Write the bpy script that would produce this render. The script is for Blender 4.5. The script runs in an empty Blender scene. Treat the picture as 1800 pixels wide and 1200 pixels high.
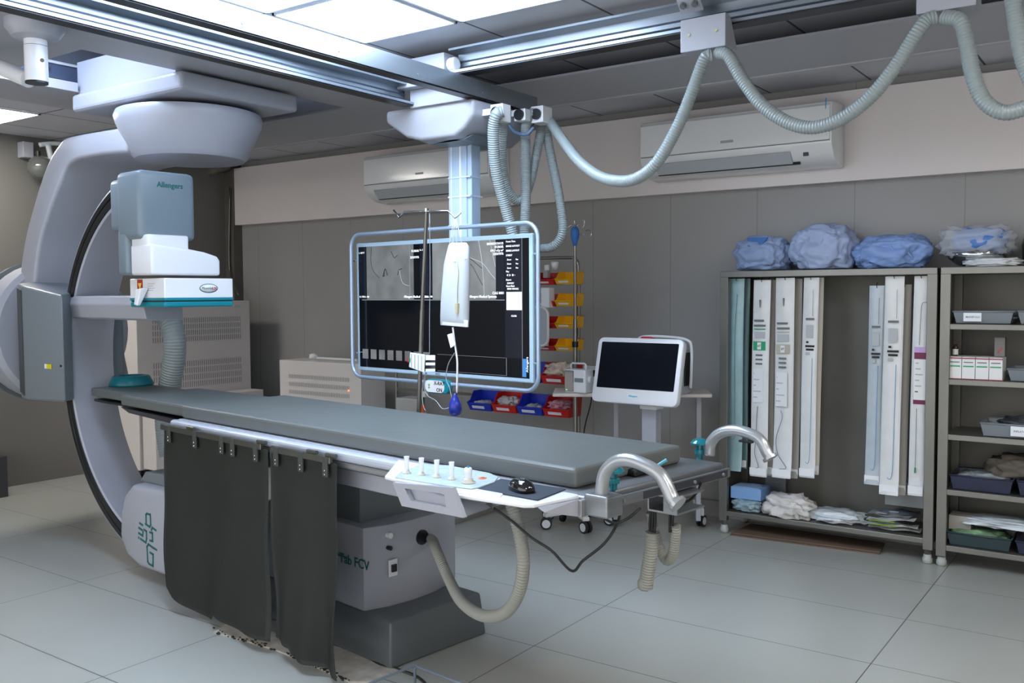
import bpy, bmesh, math, random
from mathutils import Vector as V, Matrix, Euler
from mathutils.geometry import tessellate_polygon
random.seed(7)
PI = math.pi
SC = bpy.context.scene
COL = SC.collection

# ------------------------------------------------------------------ camera
CAMH = 1.47
RGT = V((0.816774, 0.576934, 0)); YAW, PITCH, ROLL, FPX = math.radians(-35.2367), math.radians(3.00377), math.radians(-0.3164), 1628.77
_f = V((math.sin(YAW)*math.cos(PITCH), math.cos(YAW)*math.cos(PITCH), -math.sin(PITCH)))
_r = V((math.cos(YAW), -math.sin(YAW), 0)); _u = _r.cross(_f)
CR = _r*math.cos(ROLL) + _u*math.sin(ROLL); CU = -_r*math.sin(ROLL) + _u*math.cos(ROLL); CF = _f
cd = bpy.data.cameras.new('camera'); cam = bpy.data.objects.new('camera', cd); COL.objects.link(cam)
cd.sensor_width = 36; cd.lens = FPX/1800*36; cd.clip_start = 0.05
cam.matrix_world = Matrix(((CR.x, CU.x, -CF.x, 0), (CR.y, CU.y, -CF.y, 0), (CR.z, CU.z, -CF.z, CAMH), (0, 0, 0, 1)))
SC.camera = cam

# ------------------------------------------------------------------ light and exposure
SC.view_settings.view_transform = 'Standard'; SC.view_settings.look = 'None'
SC.view_settings.gamma = 1; SC.view_settings.exposure = 0.85
WORLD_STRENGTH = 1.3
LED_STRENGTH = 10.0        # blue-white ceiling panels over the table
WARM_STRENGTH = 18       # neutral panels elsewhere in the room
w = bpy.data.worlds.new('world'); SC.world = w; w.use_nodes = True
w.node_tree.nodes['Background'].inputs[0].default_value = (0.9, 0.89, 0.9, 1)
w.node_tree.nodes['Background'].inputs[1].default_value = WORLD_STRENGTH

# ------------------------------------------------------------------ measuring helpers (metres from the survey of the room)
def ray(x, y):
    return CR*((x-900)/FPX) + CU*(-(y-600)/FPX) + CF
C0 = V((0, 0, CAMH))
def az(x, y, z): d = ray(x, y); return C0 + d*((z-CAMH)/d.z)
def ay(x, y, Y): d = ray(x, y); return C0 + d*(Y/d.y)
def ax(x, y, X): d = ray(x, y); return C0 + d*(X/d.x)
def inplane(x, y, p, n):
    d = ray(x, y); return C0 + d*((V(p)-C0).dot(V(n))/d.dot(V(n)))
class Frame:
    def __init__(s, o, deg):
        s.o = V(o); s.t = math.radians(deg); s.X = V((math.cos(s.t), math.sin(s.t), 0)); s.Y = V((-s.X.y, s.X.x, 0))
    def W(s, x, y, z=0): return s.o + s.X*x + s.Y*y + V((0, 0, z))
    def L(s, p): d = V(p)-s.o; return V((d.dot(s.X), d.dot(s.Y), d.z))
    def z(s, x, y, z): return s.L(az(x, y, z))
    def y(s, x, y, Y): return s.L(inplane(x, y, s.o+s.Y*Y, s.Y))
    def x(s, x, y, X): return s.L(inplane(x, y, s.o+s.X*X, s.X))

# ------------------------------------------------------------------ materials
def lin(h):
    h = h.lstrip('#'); c = [int(h[i:i+2], 16)/255 for i in (0, 2, 4)]
    return tuple((v/12.92 if v <= .04045 else ((v+.055)/1.055)**2.4) for v in c) + (1,)
MATS = {}
def mat(name, col, rough=.5, metal=0, noise=0, scale=8, bump=0, bscale=60, trans=0, alpha=1, emit=None, es=1, coat=0, spec=.5, stretch=None):
    if name in MATS: return MATS[name]
    m = bpy.data.materials.new(name); m.use_nodes = True; nt = m.node_tree; b = nt.nodes['Principled BSDF']
    c = lin(col); b.inputs['Base Color'].default_value = c
    b.inputs['Roughness'].default_value = rough; b.inputs['Metallic'].default_value = metal
    b.inputs['Specular IOR Level'].default_value = spec
    if trans: b.inputs['Transmission Weight'].default_value = trans
    if alpha < 1: b.inputs['Alpha'].default_value = alpha
    if coat: b.inputs['Coat Weight'].default_value = coat; b.inputs['Coat Roughness'].default_value = .08
    if emit: b.inputs['Emission Color'].default_value = lin(emit); b.inputs['Emission Strength'].default_value = es
    if noise or bump:
        tc = nt.nodes.new('ShaderNodeTexCoord'); mp = nt.nodes.new('ShaderNodeMapping')
        nt.links.new(tc.outputs['Object'], mp.inputs[0])
        if stretch: mp.inputs['Scale'].default_value = stretch
    if noise:
        n = nt.nodes.new('ShaderNodeTexNoise'); n.inputs['Scale'].default_value = scale; n.inputs['Detail'].default_value = 4
        nt.links.new(mp.outputs[0], n.inputs[0])
        r = nt.nodes.new('ShaderNodeValToRGB'); r.color_ramp.elements[0].position = .3; r.color_ramp.elements[1].position = .7
        r.color_ramp.elements[0].color = tuple(v*(1-noise) for v in c[:3])+(1,)
        r.color_ramp.elements[1].color = tuple(min(1, v*(1+noise)) for v in c[:3])+(1,)
        nt.links.new(n.outputs['Fac'], r.inputs[0]); nt.links.new(r.outputs[0], b.inputs['Base Color'])
    if bump:
        n2 = nt.nodes.new('ShaderNodeTexNoise'); n2.inputs['Scale'].default_value = bscale; n2.inputs['Detail'].default_value = 3
        nt.links.new(mp.outputs[0], n2.inputs[0])
        bp = nt.nodes.new('ShaderNodeBump'); bp.inputs['Strength'].default_value = bump; bp.inputs['Distance'].default_value = .01
        nt.links.new(n2.outputs['Fac'], bp.inputs['Height']); nt.links.new(bp.outputs[0], b.inputs['Normal'])
    MATS[name] = m; return m
def grid_mat(name, col, line, x0, y0, sx, sy, wd, rough=.5, noise=.04, nscale=3, spec=.5, noise2=None, bump=0, bricks=False):
    m = bpy.data.materials.new(name); m.use_nodes = True; nt = m.node_tree; b = nt.nodes['Principled BSDF']
    N = nt.nodes.new; Lk = nt.links.new
    g = N('ShaderNodeNewGeometry'); sp = N('ShaderNodeSeparateXYZ'); Lk(g.outputs['Position'], sp.inputs[0])
    def mt(op, a, bb=None):
        q = N('ShaderNodeMath'); q.operation = op
        for i, v in enumerate((a, bb)):
            if v is None: continue
            if isinstance(v, (int, float)): q.inputs[i].default_value = v
            else: Lk(v, q.inputs[i])
        return q.outputs[0]
    def line_fac(sock, o, s):
        u = mt('DIVIDE', mt('SUBTRACT', sock, o), s); fr = mt('FRACT', mt('ADD', u, 100.5)); d = mt('ABSOLUTE', mt('SUBTRACT', fr, .5))
        return mt('LESS_THAN', mt('MULTIPLY', d, s), wd/2)
    fx = line_fac(sp.outputs[0], x0, sx) if sx else None
    fy = line_fac(sp.outputs[1 if sy > 0 else 2], y0, abs(sy)) if sy else None
    f = mt('MAXIMUM', fx, fy) if (fx and fy) else (fx or fy)
    n = N('ShaderNodeTexNoise'); n.inputs['Scale'].default_value = nscale; n.inputs['Detail'].default_value = 5; Lk(g.outputs['Position'], n.inputs[0])
    r = N('ShaderNodeValToRGB'); c = lin(col); r.color_ramp.elements[0].position = .3; r.color_ramp.elements[1].position = .7
    r.color_ramp.elements[0].color = tuple(v*(1-noise) for v in c[:3])+(1,); r.color_ramp.elements[1].color = tuple(v*(1+noise) for v in c[:3])+(1,)
    Lk(n.outputs['Fac'], r.inputs[0])
    mx = N('ShaderNodeMix'); mx.data_type = 'RGBA'; Lk(f, mx.inputs[0]); Lk(r.outputs[0], mx.inputs[6]); mx.inputs[7].default_value = lin(line)
    Lk(mx.outputs[2], b.inputs['Base Color']); b.inputs['Roughness'].default_value = rough; b.inputs['Specular IOR Level'].default_value = spec
    MATS[name] = m; return m

WHITE = mat('white_shell', '#a3a6af', .35, noise=.03, scale=3)
WHITE2 = mat('white_gloss', '#e4e6ea', .25)
CREAM = mat('cream_paint', '#d6d0cc', .45, noise=.03, scale=2)
SHELLGREY = mat('blue_grey_shell', '#76858f', .35, noise=.02)
DKSHELL = mat('grey_shell', '#70777b', .4, noise=.03)
STEEL = mat('brushed_steel', '#8e9296', .4, .8, noise=.1, scale=6, stretch=(1, 1, 14))
STEELD = mat('dull_steel', '#75746e', .38, 1, noise=.12, scale=5)
ALU = mat('aluminium', '#949ca4', .33, .85, noise=.08, scale=4, stretch=(1, .1, 6))
CHROME = mat('chrome', '#c8ccd0', .14, 1)
SILVER = mat('silver_paint', '#9a9c9e', .38, .6)
BLACK = mat('black_plastic', '#121316', .35)
GLOSSBLK = mat('gloss_black', '#08080a', .06, coat=1)
RUBBER = mat('black_rubber', '#1c1d20', .6)
PAD = mat('grey_vinyl_pad', '#5f6463', .42, noise=.04, scale=4, bump=.15, bscale=14)
LEAD = mat('lead_rubber', '#3a3d38', .55, noise=.06, scale=3, bump=.2, bscale=9)
TEAL = mat('teal_plastic', '#0f7f8e', .3)
TEALP = mat('teal_print', '#12625f', .5)
HOSE = mat('grey_hose', '#8b9596', .38)
HOSED = mat('beige_hose', '#8e8f87', .5)
RED = mat('red_plastic', '#c01a14', .35)
YEL = mat('yellow_plastic', '#f2b212', .35)
BLU = mat('blue_plastic', '#1b34b4', .35)
PAPER = mat('white_paper', '#e6e7e6', .6)
INK = mat('black_ink', '#1a1a1c', .6)
LWHITE = mat('label_white', '#e8ecf2', .5)
CARD = mat('cardboard', '#6a5748', .8, noise=.1)

# ------------------------------------------------------------------ mesh helpers
def newbm(): return bmesh.new()
def bev(bm, r, seg=2, edges=None):
    if r > 0:
        es = edges or [e for e in bm.edges if len(e.link_faces) == 2 and e.calc_face_angle(0) > .6]
        bmesh.ops.bevel(bm, geom=es, offset=r, segments=seg, profile=.5, affect='EDGES', clamp_overlap=True)
    return bm
def box(lo, hi, r=0, seg=2, bm=None, M=None):
    b = newbm(); bmesh.ops.create_cube(b, size=1)
    lo, hi = V(lo), V(hi)
    for v in b.verts: v.co = V(((lo.x+hi.x)/2+v.co.x*(hi.x-lo.x), (lo.y+hi.y)/2+v.co.y*(hi.y-lo.y), (lo.z+hi.z)/2+v.co.z*(hi.z-lo.z)))
    bev(b, r, seg)
    if M: b.transform(M)
    return join(bm, b)
def join(bm, b):
    if bm is None: return b
    me = bpy.data.meshes.new('t'); b.to_mesh(me); b.free(); bm.from_mesh(me); bpy.data.meshes.remove(me); return bm
def hexa(p8, r=0, bm=None, seg=2):   # 4 bottom then 4 top corners
    b = newbm(); v = [b.verts.new(p) for p in p8]
    for f in ((3, 2, 1, 0), (4, 5, 6, 7), (0, 1, 5, 4), (1, 2, 6, 5), (2, 3, 7, 6), (3, 0, 4, 7)): b.faces.new([v[i] for i in f])
    bmesh.ops.recalc_face_normals(b, faces=b.faces); bev(b, r, seg); return join(bm, b)
def prism(pts, d, r=0, bm=None, seg=2, holes=None):  # polygon (3D, planar) extruded along d
    b = newbm(); d = V(d)
    v = [b.verts.new(p) for p in pts]; f = b.faces.new(v)
    res = bmesh.ops.extrude_face_region(b, geom=[f])
    bmesh.ops.translate(b, vec=d, verts=[x for x in res['geom'] if isinstance(x, bmesh.types.BMVert)])
    bmesh.ops.recalc_face_normals(b, faces=b.faces); bev(b, r, seg); return join(bm, b)
def cyl(p0, p1, r, r2=None, seg=16, bm=None, cap=True, br=0):
    p0, p1 = V(p0), V(p1); b = newbm(); L = (p1-p0).length
    bmesh.ops.create_cone(b, cap_ends=cap, segments=seg, radius1=r, radius2=r if r2 is None else r2, depth=L)
    if br: bev(b, br, 2)
    q = (p1-p0).to_track_quat('Z', 'Y').to_matrix().to_4x4(); b.transform(Matrix.Translation((p0+p1)/2) @ q)
    return join(bm, b)
def crom(pts, n=8):
    pts = [V(p) for p in pts]; out = []
    P = [pts[0]*2-pts[1]]+pts+[pts[-1]*2-pts[-2]]
    for i in range(1, len(P)-2):
        a, b, c, d = P[i-1:i+3]
        for k in range(n):
            t = k/n; out.append(.5*((2*b)+(c-a)*t+(2*a-5*b+4*c-d)*t*t+(-a+3*b-3*c+d)*t**3))
    out.append(pts[-1]); return out
def tube(pts, r, seg=10, bm=None, closed=False, rib=0, cap=True, rad=None, sharp=False):
    pts = [V(p) for p in pts]; b = newbm(); n = len(pts); rings = []
    T = []
    for i in range(n):
        a = pts[(i-1) % n] if closed else pts[max(i-1, 0)]; c = pts[(i+1) % n] if closed else pts[min(i+1, n-1)]
        T.append((c-a).normalized())
    up = V((0, 0, 1)) if abs(T[0].z) < .9 else V((1, 0, 0))
    N = (up-T[0]*up.dot(T[0])).normalized()
    for i in range(n):
        N = (N-T[i]*N.dot(T[i])).normalized(); B = T[i].cross(N)
        rr = (rad[i] if rad else r)*(1-(rib if i % 2 else 0))
        rings.append([b.verts.new(pts[i]+(N*math.cos(2*PI*k/seg)+B*math.sin(2*PI*k/seg))*rr) for k in range(seg)])
    m = n if closed else n-1
    for i in range(m):
        A, Bq = rings[i], rings[(i+1) % n]
        for k in range(seg): b.faces.new((A[k], A[(k+1) % seg], Bq[(k+1) % seg], Bq[k]))
    if cap and not closed: b.faces.new(rings[0][::-1]); b.faces.new(rings[-1])
    for f in b.faces: f.smooth = True
    if sharp:
        for R_ in rings:
            for k in range(seg):
                e = b.edges.get((R_[k], R_[(k+1) % seg]))
                if e: e.smooth = False
    return join(bm, b)
def hose(pts, r, pitch=.011, rib=.09, seg=14, bm=None):
    c = crom(pts, 16); L = [0]
    for i in range(1, len(c)): L.append(L[-1]+(c[i]-c[i-1]).length)
    n = max(8, int(L[-1]/(pitch/2))); out = []; j = 0
    for k in range(n+1):
        s = L[-1]*k/n
        while j < len(L)-2 and L[j+1] < s: j += 1
        t = (s-L[j])/max(1e-9, L[j+1]-L[j]); out.append(c[j].lerp(c[j+1], t))
    return tube(out, r, seg, bm, rib=rib, sharp=True)
def lathe(prof, c, seg=28, bm=None, M=None, cap=True):   # prof [(r,z)...]
    b = newbm(); R = []
    for (r, z) in prof: R.append([b.verts.new((r*math.cos(2*PI*k/seg), r*math.sin(2*PI*k/seg), z)) for k in range(seg)])
    for i in range(len(R)-1):
        for k in range(seg): b.faces.new((R[i][k], R[i][(k+1) % seg], R[i+1][(k+1) % seg], R[i+1][k])).smooth = True
    if cap:
        if prof[0][0] > 1e-5: b.faces.new(R[0][::-1])
        if prof[-1][0] > 1e-5: b.faces.new(R[-1])
    bmesh.ops.remove_doubles(b, verts=b.verts, dist=1e-6)
    if M: b.transform(M)
    b.transform(Matrix.Translation(V(c))); return join(bm, b)
def sweep_arc(prof, c, X, Y, a0, a1, n=64, bm=None):  # prof [(radius, offset along normal)] swept about c in plane X(horizontal)/Z
    b = newbm(); rs = []
    for i in range(n+1):
        a = math.radians(a0+(a1-a0)*i/n); d = X*math.cos(a)+V((0, 0, 1))*math.sin(a)
        rs.append([b.verts.new(c+d*r+Y*o) for r, o in prof])
    k = len(prof)
    for i in range(n):
        for j in range(k): b.faces.new((rs[i][j], rs[i][(j+1) % k], rs[i+1][(j+1) % k], rs[i+1][j]))
    b.faces.new(rs[0]); b.faces.new(rs[-1][::-1]); bmesh.ops.recalc_face_normals(b, faces=b.faces); return join(bm, b)
def rrect(x0, y0, x1, y1, r, n=5):
    o = []
    for cx, cy, a in ((x1-r, y1-r, 0), (x0+r, y1-r, 90), (x0+r, y0+r, 180), (x1-r, y0+r, 270)):
        for k in range(n+1): t = math.radians(a+90*k/n); o.append((cx+r*math.cos(t), cy+r*math.sin(t)))
    return o
def blob(c, s, seed=0, amp=.15, fr=3., sub=4, flat=None, M=None):
    b = newbm(); bmesh.ops.create_icosphere(b, subdivisions=sub, radius=1)
    from mathutils import noise
    for v in b.verts:
        p = v.co.copy(); k = 1+amp*noise.noise(p*fr+V((seed*7.3, seed*3.1, 0)))+amp*.5*(1-abs(noise.noise(p*fr*2.3+V((0, seed*5., 1)))*2))
        p = V((math.copysign(abs(p.x)**.75, p.x), math.copysign(abs(p.y)**.75, p.y), math.copysign(abs(p.z)**.8, p.z)))
        q = V((p.x*s[0], p.y*s[1], p.z*s[2]))*k
        if flat is not None and q.z < flat: q.z = flat
        v.co = q
    for f in b.faces: f.smooth = True
    if M: b.transform(M)
    b.transform(Matrix.Translation(V(c))); return b

# ------------------------------------------------------------------ scene-graph helpers
def wmat(o):
    m = Matrix.Identity(4)
    while o: m = o.matrix_basis @ m; o = o.parent
    return m
def obj(name, bm, m, parent=None, local=False, smooth=None, label=None):
    me = bpy.data.meshes.new(name)
    if parent and not local: bm.transform(wmat(parent).inverted())
    if smooth:
        for f in bm.faces: f.smooth = True
    bm.to_mesh(me); bm.free()
    if smooth: me.set_sharp_from_angle(angle=math.radians(smooth))
    o = bpy.data.objects.new(name, me); COL.objects.link(o); o.parent = parent
    for mm in (m if isinstance(m, (list, tuple)) else [m]): me.materials.append(mm)
    if label: o['label'] = label
    return o
def thing(name, label, cat, loc=(0, 0, 0), rot=0, group=None):
    o = bpy.data.objects.new(name, None); COL.objects.link(o); o.location = loc; o.rotation_euler = (0, 0, rot)
    o.empty_display_size = .05
    o['label'] = label; o['category'] = cat
    if group: o['group'] = group
    return o
def tag(o, label, cat, group=None):
    o['label'] = label; o['category'] = cat
    if group: o['group'] = group
    return o
def struct(name, bm, m): o = obj(name, bm, m); o['kind'] = 'structure'; return o
def dup(root, loc=None, rot=None, label=None, group=None, scale=None):
    r = root.copy(); COL.objects.link(r)
    if loc is not None: r.location = loc
    if rot is not None: r.rotation_euler = (0, 0, rot)
    if scale: r.scale = scale
    if label: r['label'] = label
    if group: r['group'] = group
    for ch in list(root.children):
        c = ch.copy(); COL.objects.link(c); c.parent = r
        for g in list(ch.children): d = g.copy(); COL.objects.link(d); d.parent = c
    return r
def text(s, size, o, X, Y, m, parent, name='lettering', bold=0, ext=.0006, align='CENTER', stretch=1):
    cu = bpy.data.curves.new('t', 'FONT'); cu.body = s; cu.size = size; cu.extrude = ext; cu.offset = bold*size
    cu.align_x = align; cu.align_y = 'CENTER'; cu.resolution_u = 2
    t = bpy.data.objects.new('t', cu); COL.objects.link(t)
    dg = bpy.context.evaluated_depsgraph_get(); me = bpy.data.meshes.new_from_object(t.evaluated_get(dg))
    bm = newbm(); bm.from_mesh(me); bpy.data.objects.remove(t); bpy.data.curves.remove(cu); bpy.data.meshes.remove(me)
    X = V(X).normalized(); Y = V(Y).normalized(); Z = X.cross(Y); o = V(o)
    bm.transform(Matrix(((X.x*stretch, Y.x, Z.x, o.x), (X.y*stretch, Y.y, Z.y, o.y), (X.z*stretch, Y.z, Z.z, o.z), (0, 0, 0, 1))))
    return obj(name, bm, m, parent)
def panel(o, X, Y, w, h, t, r=0, bm=None):  # thin board: centre o, axes X,Y, normal thickness t outwards
    X = V(X).normalized(); Y = V(Y).normalized(); Z = X.cross(Y); b = box((-w/2, -h/2, 0), (w/2, h/2, t), r)
    b.transform(Matrix(((X.x, Y.x, Z.x, o[0]), (X.y, Y.y, Z.y, o[1]), (X.z, Y.z, Z.z, o[2]), (0, 0, 0, 1))))
    return join(bm, b)
UP = V((0, 0, 1)); WX = V((1, 0, 0)); WY = V((0, 1, 0))

# ------------------------------------------------------------------ the room
FLOOR = grid_mat('vitrified_floor_tiles', '#a6a8a2', '#55534c', -2.118, 3.146, 1.2, .6, .0045, rough=.3, noise=.05, nscale=1.6, spec=.45)
CEILM = grid_mat('ceiling_tiles', '#c4c5cb', '#5a5c64', -2.645, 3.357, .6, .6, .013, rough=.75, noise=.02)
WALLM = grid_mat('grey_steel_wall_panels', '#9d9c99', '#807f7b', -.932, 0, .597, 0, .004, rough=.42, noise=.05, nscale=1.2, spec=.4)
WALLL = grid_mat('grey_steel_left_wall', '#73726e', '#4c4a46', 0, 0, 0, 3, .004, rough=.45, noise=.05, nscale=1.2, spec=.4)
SOFF = mat('soffit_paint', '#dfd8d5', .4, noise=.03, scale=1.5)
SHEET = mat('white_metal_sheet', '#a6a7ac', .45, noise=.03, scale=2)
CH, SZ, BY, LX = 2.7, 2.6, 5.7, -7.25
struct('floor', box((LX-.2, -1.5, -.12), (2.6, BY+.2, 0)), FLOOR)
struct('wall_back', box((LX-.2, BY, 0), (2.6, BY+.2, 3.1)), WALLM)
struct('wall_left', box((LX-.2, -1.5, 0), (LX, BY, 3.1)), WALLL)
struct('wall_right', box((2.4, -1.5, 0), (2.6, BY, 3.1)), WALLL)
# tiled ceiling, with the deeper well the gantry runs in
cb = box((-3.40, -1.5, CH), (2.4, BY, CH+.1)); box((LX, -1.5, CH), (-5.36, BY, CH+.1), bm=cb)
box((-5.36, 4.3, CH), (-3.40, BY, CH+.1), bm=cb); box((-5.36, -1.5, CH), (-3.40, 1.3, CH+.1), bm=cb); box((-5.5, 1.3, 2.98), (-3.3, 4.3, 3.08), bm=cb)
struct('ceiling', cb, CEILM)
wb = box((-5.38, 1.3, CH-.0), (-5.36, 4.3, 3.0)); box((-3.42, 1.3, CH), (-3.40, 4.3, 3.0), bm=wb)
box((-5.36, 4.12, SZ+.012), (-3.42, 4.14, 3.0), bm=wb); box((-5.36, 1.28, CH), (-3.42, 1.30, 3.0), bm=wb)
struct('trim_1', wb, WHITE)
sb = box((-5.49, -.6, SZ), (-5.0, 4.1, SZ+.012)); box((-4.115, -.6, SZ), (-3.36, 4.1, SZ+.012), bm=sb)
box((-5.0, -.6, SZ), (-4.115, 2.4, SZ+.012), bm=sb); box((LX, 4.1, SZ), (-3.36, 4.78, SZ+.012), bm=sb); box((-3.36, 4.17, SZ), (2.4, 4.78, SZ+.012), bm=sb)
struct('trim_2', sb, SHEET)
lp = box((LX, 4.78, SZ-.006), (2.4, 4.83, SZ+.03)); box((-5.0, 2.4, SZ), (-4.985, 2.88, SZ+.05), bm=lp); box((-5.50, -.6, SZ), (-5.49, 4.1, SZ+.1), bm=lp)
box((-3.36, 0.6, SZ+.0), (-3.35, 4.17, CH), bm=lp)
struct('trim_3', lp, mat('white_lip', '#b9b8bc', .5))
# white bulkhead carrying the air conditioners, corner post, skirting, floor trunking
struct('trim_4', box((-7.13, 5.62, 2.115), (2.4, BY, 2.64)), SOFF)
struct('trim_5', bev(box((LX, 5.6, 0), (-7.13, BY, CH)), 0), mat('corner_post', '#5d5b54', .5, noise=.1))
struct('baseboard_back', box((-3.9, 5.67, 0), (2.4, BY, .1)), mat('skirting', '#9c9a98', .4))
struct('trim_6', box((-3.78, 3.7, 0), (-3.66, 5.6, .035), .004), mat('floor_trunking', '#8a8983', .4))
# ------------------------------------------------------------------ ceiling lights
def light_panel(x0, y0, z, m, label, w=.555, fr='#dfe6ee'):
    t = thing('ceiling_light', label, 'ceiling light', (x0+.3, y0+.3, z), 0, None)
    obj('diffuser', box((x0+.3-w/2, y0+.3-w/2, z-.008), (x0+.3+w/2, y0+.3+w/2, z-.002)), m, t)
    b = newbm()
    for a in (0, 1):
        e = .3-.012
        box((x0+.3-e, y0+.3+(e-.012 if a else -e), z-.012), (x0+.3+e, y0+.3+(e if a else -e+.012), z-.001), bm=b)
        box((x0+.3+(e-.012 if a else -e), y0+.3-e, z-.012), (x0+.3+(e if a else -e+.012), y0+.3+e, z-.001), bm=b)
    obj('frame', b, mat('light_frame', fr, .4), t); return t
LED = mat('led_blue_white', '#ffffff', emit='#d2e6ff', es=LED_STRENGTH); LEDW = mat('led_neutral', '#ffffff', emit='#fff9f2', es=WARM_STRENGTH)
G = 'blue-white ceiling panels over the table'
for (x, y, l) in ((-3.245, 2.757, 'bright ceiling panel beside the rails, nearest the monitor column'), (-2.645, 2.757, 'bright ceiling panel above the cross rail, right of the grid crossing'),
                  (-3.245, 2.157, 'bright ceiling panel cut by the top edge of the photo left of the others'), (-2.645, 2.157, 'bright ceiling panel over the middle of the table'),
                  (-3.245, 1.557, 'bright ceiling panel further from the back wall over the table side'), (-2.645, 1.557, 'bright ceiling panel above the near side of the base')):
    light_panel(x, y, CH, LED, l)['group'] = G
LED2 = mat('led_well', '#ffffff', emit='#cfe2ff', es=LED_STRENGTH*1.8)
light_panel(-4.9, 1.95, 2.98, LED2, 'blue-white panel inside the ceiling well in front of the gantry carriage')['group'] = G
light_panel(-6.85, 2.76, CH, LEDW, 'white ceiling panel near the left wall behind the gantry')
G = 'neutral ceiling panels in the rest of the room'
for (x, y, l) in ((.355, .357, 'neutral ceiling panel on the side of the room where the photographer stands'), (.355, 2.157, 'neutral ceiling panel on the right side of the room'), (.955, 3.957-.6, 'neutral ceiling panel in front of the steel cabinets, right')):
    light_panel(x, y, CH, LEDW, l)['group'] = G

# ------------------------------------------------------------------ ceiling-hung x-ray gantry
R = Frame((-4.225, 2.95, 0), -4.2)
g = thing('x_ray_gantry', 'large white ceiling-hung C-shaped x-ray gantry curving around the head of the table', 'x-ray machine', (-4.225, 2.95, 0), math.radians(-4.2))
obj('mounting_plate', box((-5.02, 2.86, 2.49), (-4.02, 3.62, 2.585), .02, 3), WHITE, g)
obj('carriage', box((-5.02, 2.9, 2.585), (-4.12, 3.58, 2.77)), WHITE, g)
DC = V((-4.47, 3.23, 0))
obj('turntable', lathe([(.0, 2.475), (.34, 2.475), (.385, 2.465), (.395, 2.44), (.385, 2.40), (.31, 2.235), (.29, 2.215), (0, 2.205)], (DC.x, DC.y, 0), 56), WHITE, g, smooth=40)
# arm: side outline in the X/Z plane, pushed back along Y
AO = [(-4.60, 2.375), (-5.15, 2.378), (-5.28, 2.345), (-5.42, 2.235), (-5.56, 2.045), (-5.71, 1.78), (-5.80, 1.47), (-5.83, 1.2), (-5.80, .92)]
AI = [(-5.50, .92), (-5.58, 1.2), (-5.60, 1.5), (-5.53, 1.77), (-5.42, 1.95), (-5.30, 2.10), (-5.17, 2.225), (-4.9, 2.245), (-4.60, 2.235)]
def smooth2(p, n=5): return [(q.x, q.y) for q in crom([V((a, b, 0)) for a, b in p], n)]
b = prism([(x, 2.92, z) for x, z in smooth2(AO)+smooth2(AI)], (0, .56, 0), .022, seg=3)
obj('arm', b, WHITE, g, smooth=35)
# hub behind the sleeve
b = newbm(); lathe([(0, 0), (.40, 0), (.46, .03), (.47, .1), (.47, .24), (.44, .27), (0, .27)], (0, 0, 0), 40, bm=b)
b.transform(Matrix.Translation((-5.96, 3.17, 1.24)) @ Matrix.Scale(.95, 4) @ Matrix.Rotation(PI/2, 4, 'Y')); obj('hub', b, WHITE, g, smooth=40)
b = newbm(); lathe([(0, 0), (.38, 0), (.47, .05), (.48, .12), (0, .12)], (0, 0, 0), 40, bm=b)
b.transform(Matrix.Translation((-6.08, 3.17, 1.24)) @ Matrix.Scale(.95, 4) @ Matrix.Rotation(PI/2, 4, 'Y')); obj('hub_cap', b, DKSHELL, g, smooth=40)
# sleeve that holds the ring
SF = [(-5.62, 2.90), (-5.56, 2.80), (-5.44, 2.765), (-5.03, 2.775), (-5.125, 2.885), (-5.175, 2.90), (-5.175, 3.24), (-5.56, 3.24)]
b = newbm(); n = len(SF)
zb = lambda x: .84+.05*(x+5.6)
hexb = [b.verts.new((x, y, .86+.03*(x+5.4))) for x, y in SF]; hext = [b.verts.new((x, y, 1.55-.07*(x+5.6)/.5*(1.0))) for x, y in SF]
b.faces.new(hexb[::-1]); b.faces.new(hext)
for i in range(n): b.faces.new((hexb[i], hexb[(i+1) % n], hext[(i+1) % n], hext[i]))
bmesh.ops.recalc_face_normals(b, faces=b.faces)
top = [e for e in b.edges if e.calc_face_angle(0) > .3]; bev(b, .018, 3, top)
sl = obj('sleeve', b, mat('sleeve_grey', '#767f85', .38), g, smooth=35)
E0, E1 = V((-5.565, 2.802, 0)), V((-5.452, 2.768, 0)); of = V((-.010, -.035, 0)).normalized()*.004
obj('sleeve_edge', hexa([E0+UP*.90+of*.2, E1+UP*.885+of*.2, E1+UP*.885+of, E0+UP*.90+of, E0+UP*1.515+of*.2, E1+UP*1.50+of*.2, E1+UP*1.50+of, E0+UP*1.515+of], 0), mat('sleeve_dark', '#3f4548', .45), sl)
lab = obj('warning_label', panel((-5.185, 2.7695, 1.067), WX, UP, .075, .027, .002), mat('label_yellow', '#d8c81a', .5), sl)
obj('pictogram', panel((-5.21, 2.7675, 1.067), WX, UP, .022, .024, .001), LWHITE, lab)
obj('screw', cyl((-5.055, 2.775, 1.075), (-5.055, 2.768, 1.075), .006), INK, sl)
# the ring
RO, RI, RW = 1.037, .930, .125
cc = R.W(0, 0, 1.087)
obj('ring', sweep_arc([(RO, -RW), (RO-.012, -RW-.006), (RO-.02, -RW+.012), (RI+.02, -RW+.012), (RI+.012, -RW-.006), (RI, -RW), (RI, RW), (RO, RW)], cc, R.X, R.Y, 97, 276, 110), WHITE, g, smooth=30)
b = sweep_arc([(RO-.014, -RW+.012), (RO-.018, -RW-.008), (RO-.045, -RW-.008), (RO-.049, -RW+.004), (RO-.053, -RW-.008), (RI+.018, -RW-.008), (RI+.012, -RW+.012)], cc, R.X, R.Y, 97, 276, 110)
obj('guide_track', b, BLACK, g, smooth=30)
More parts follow.
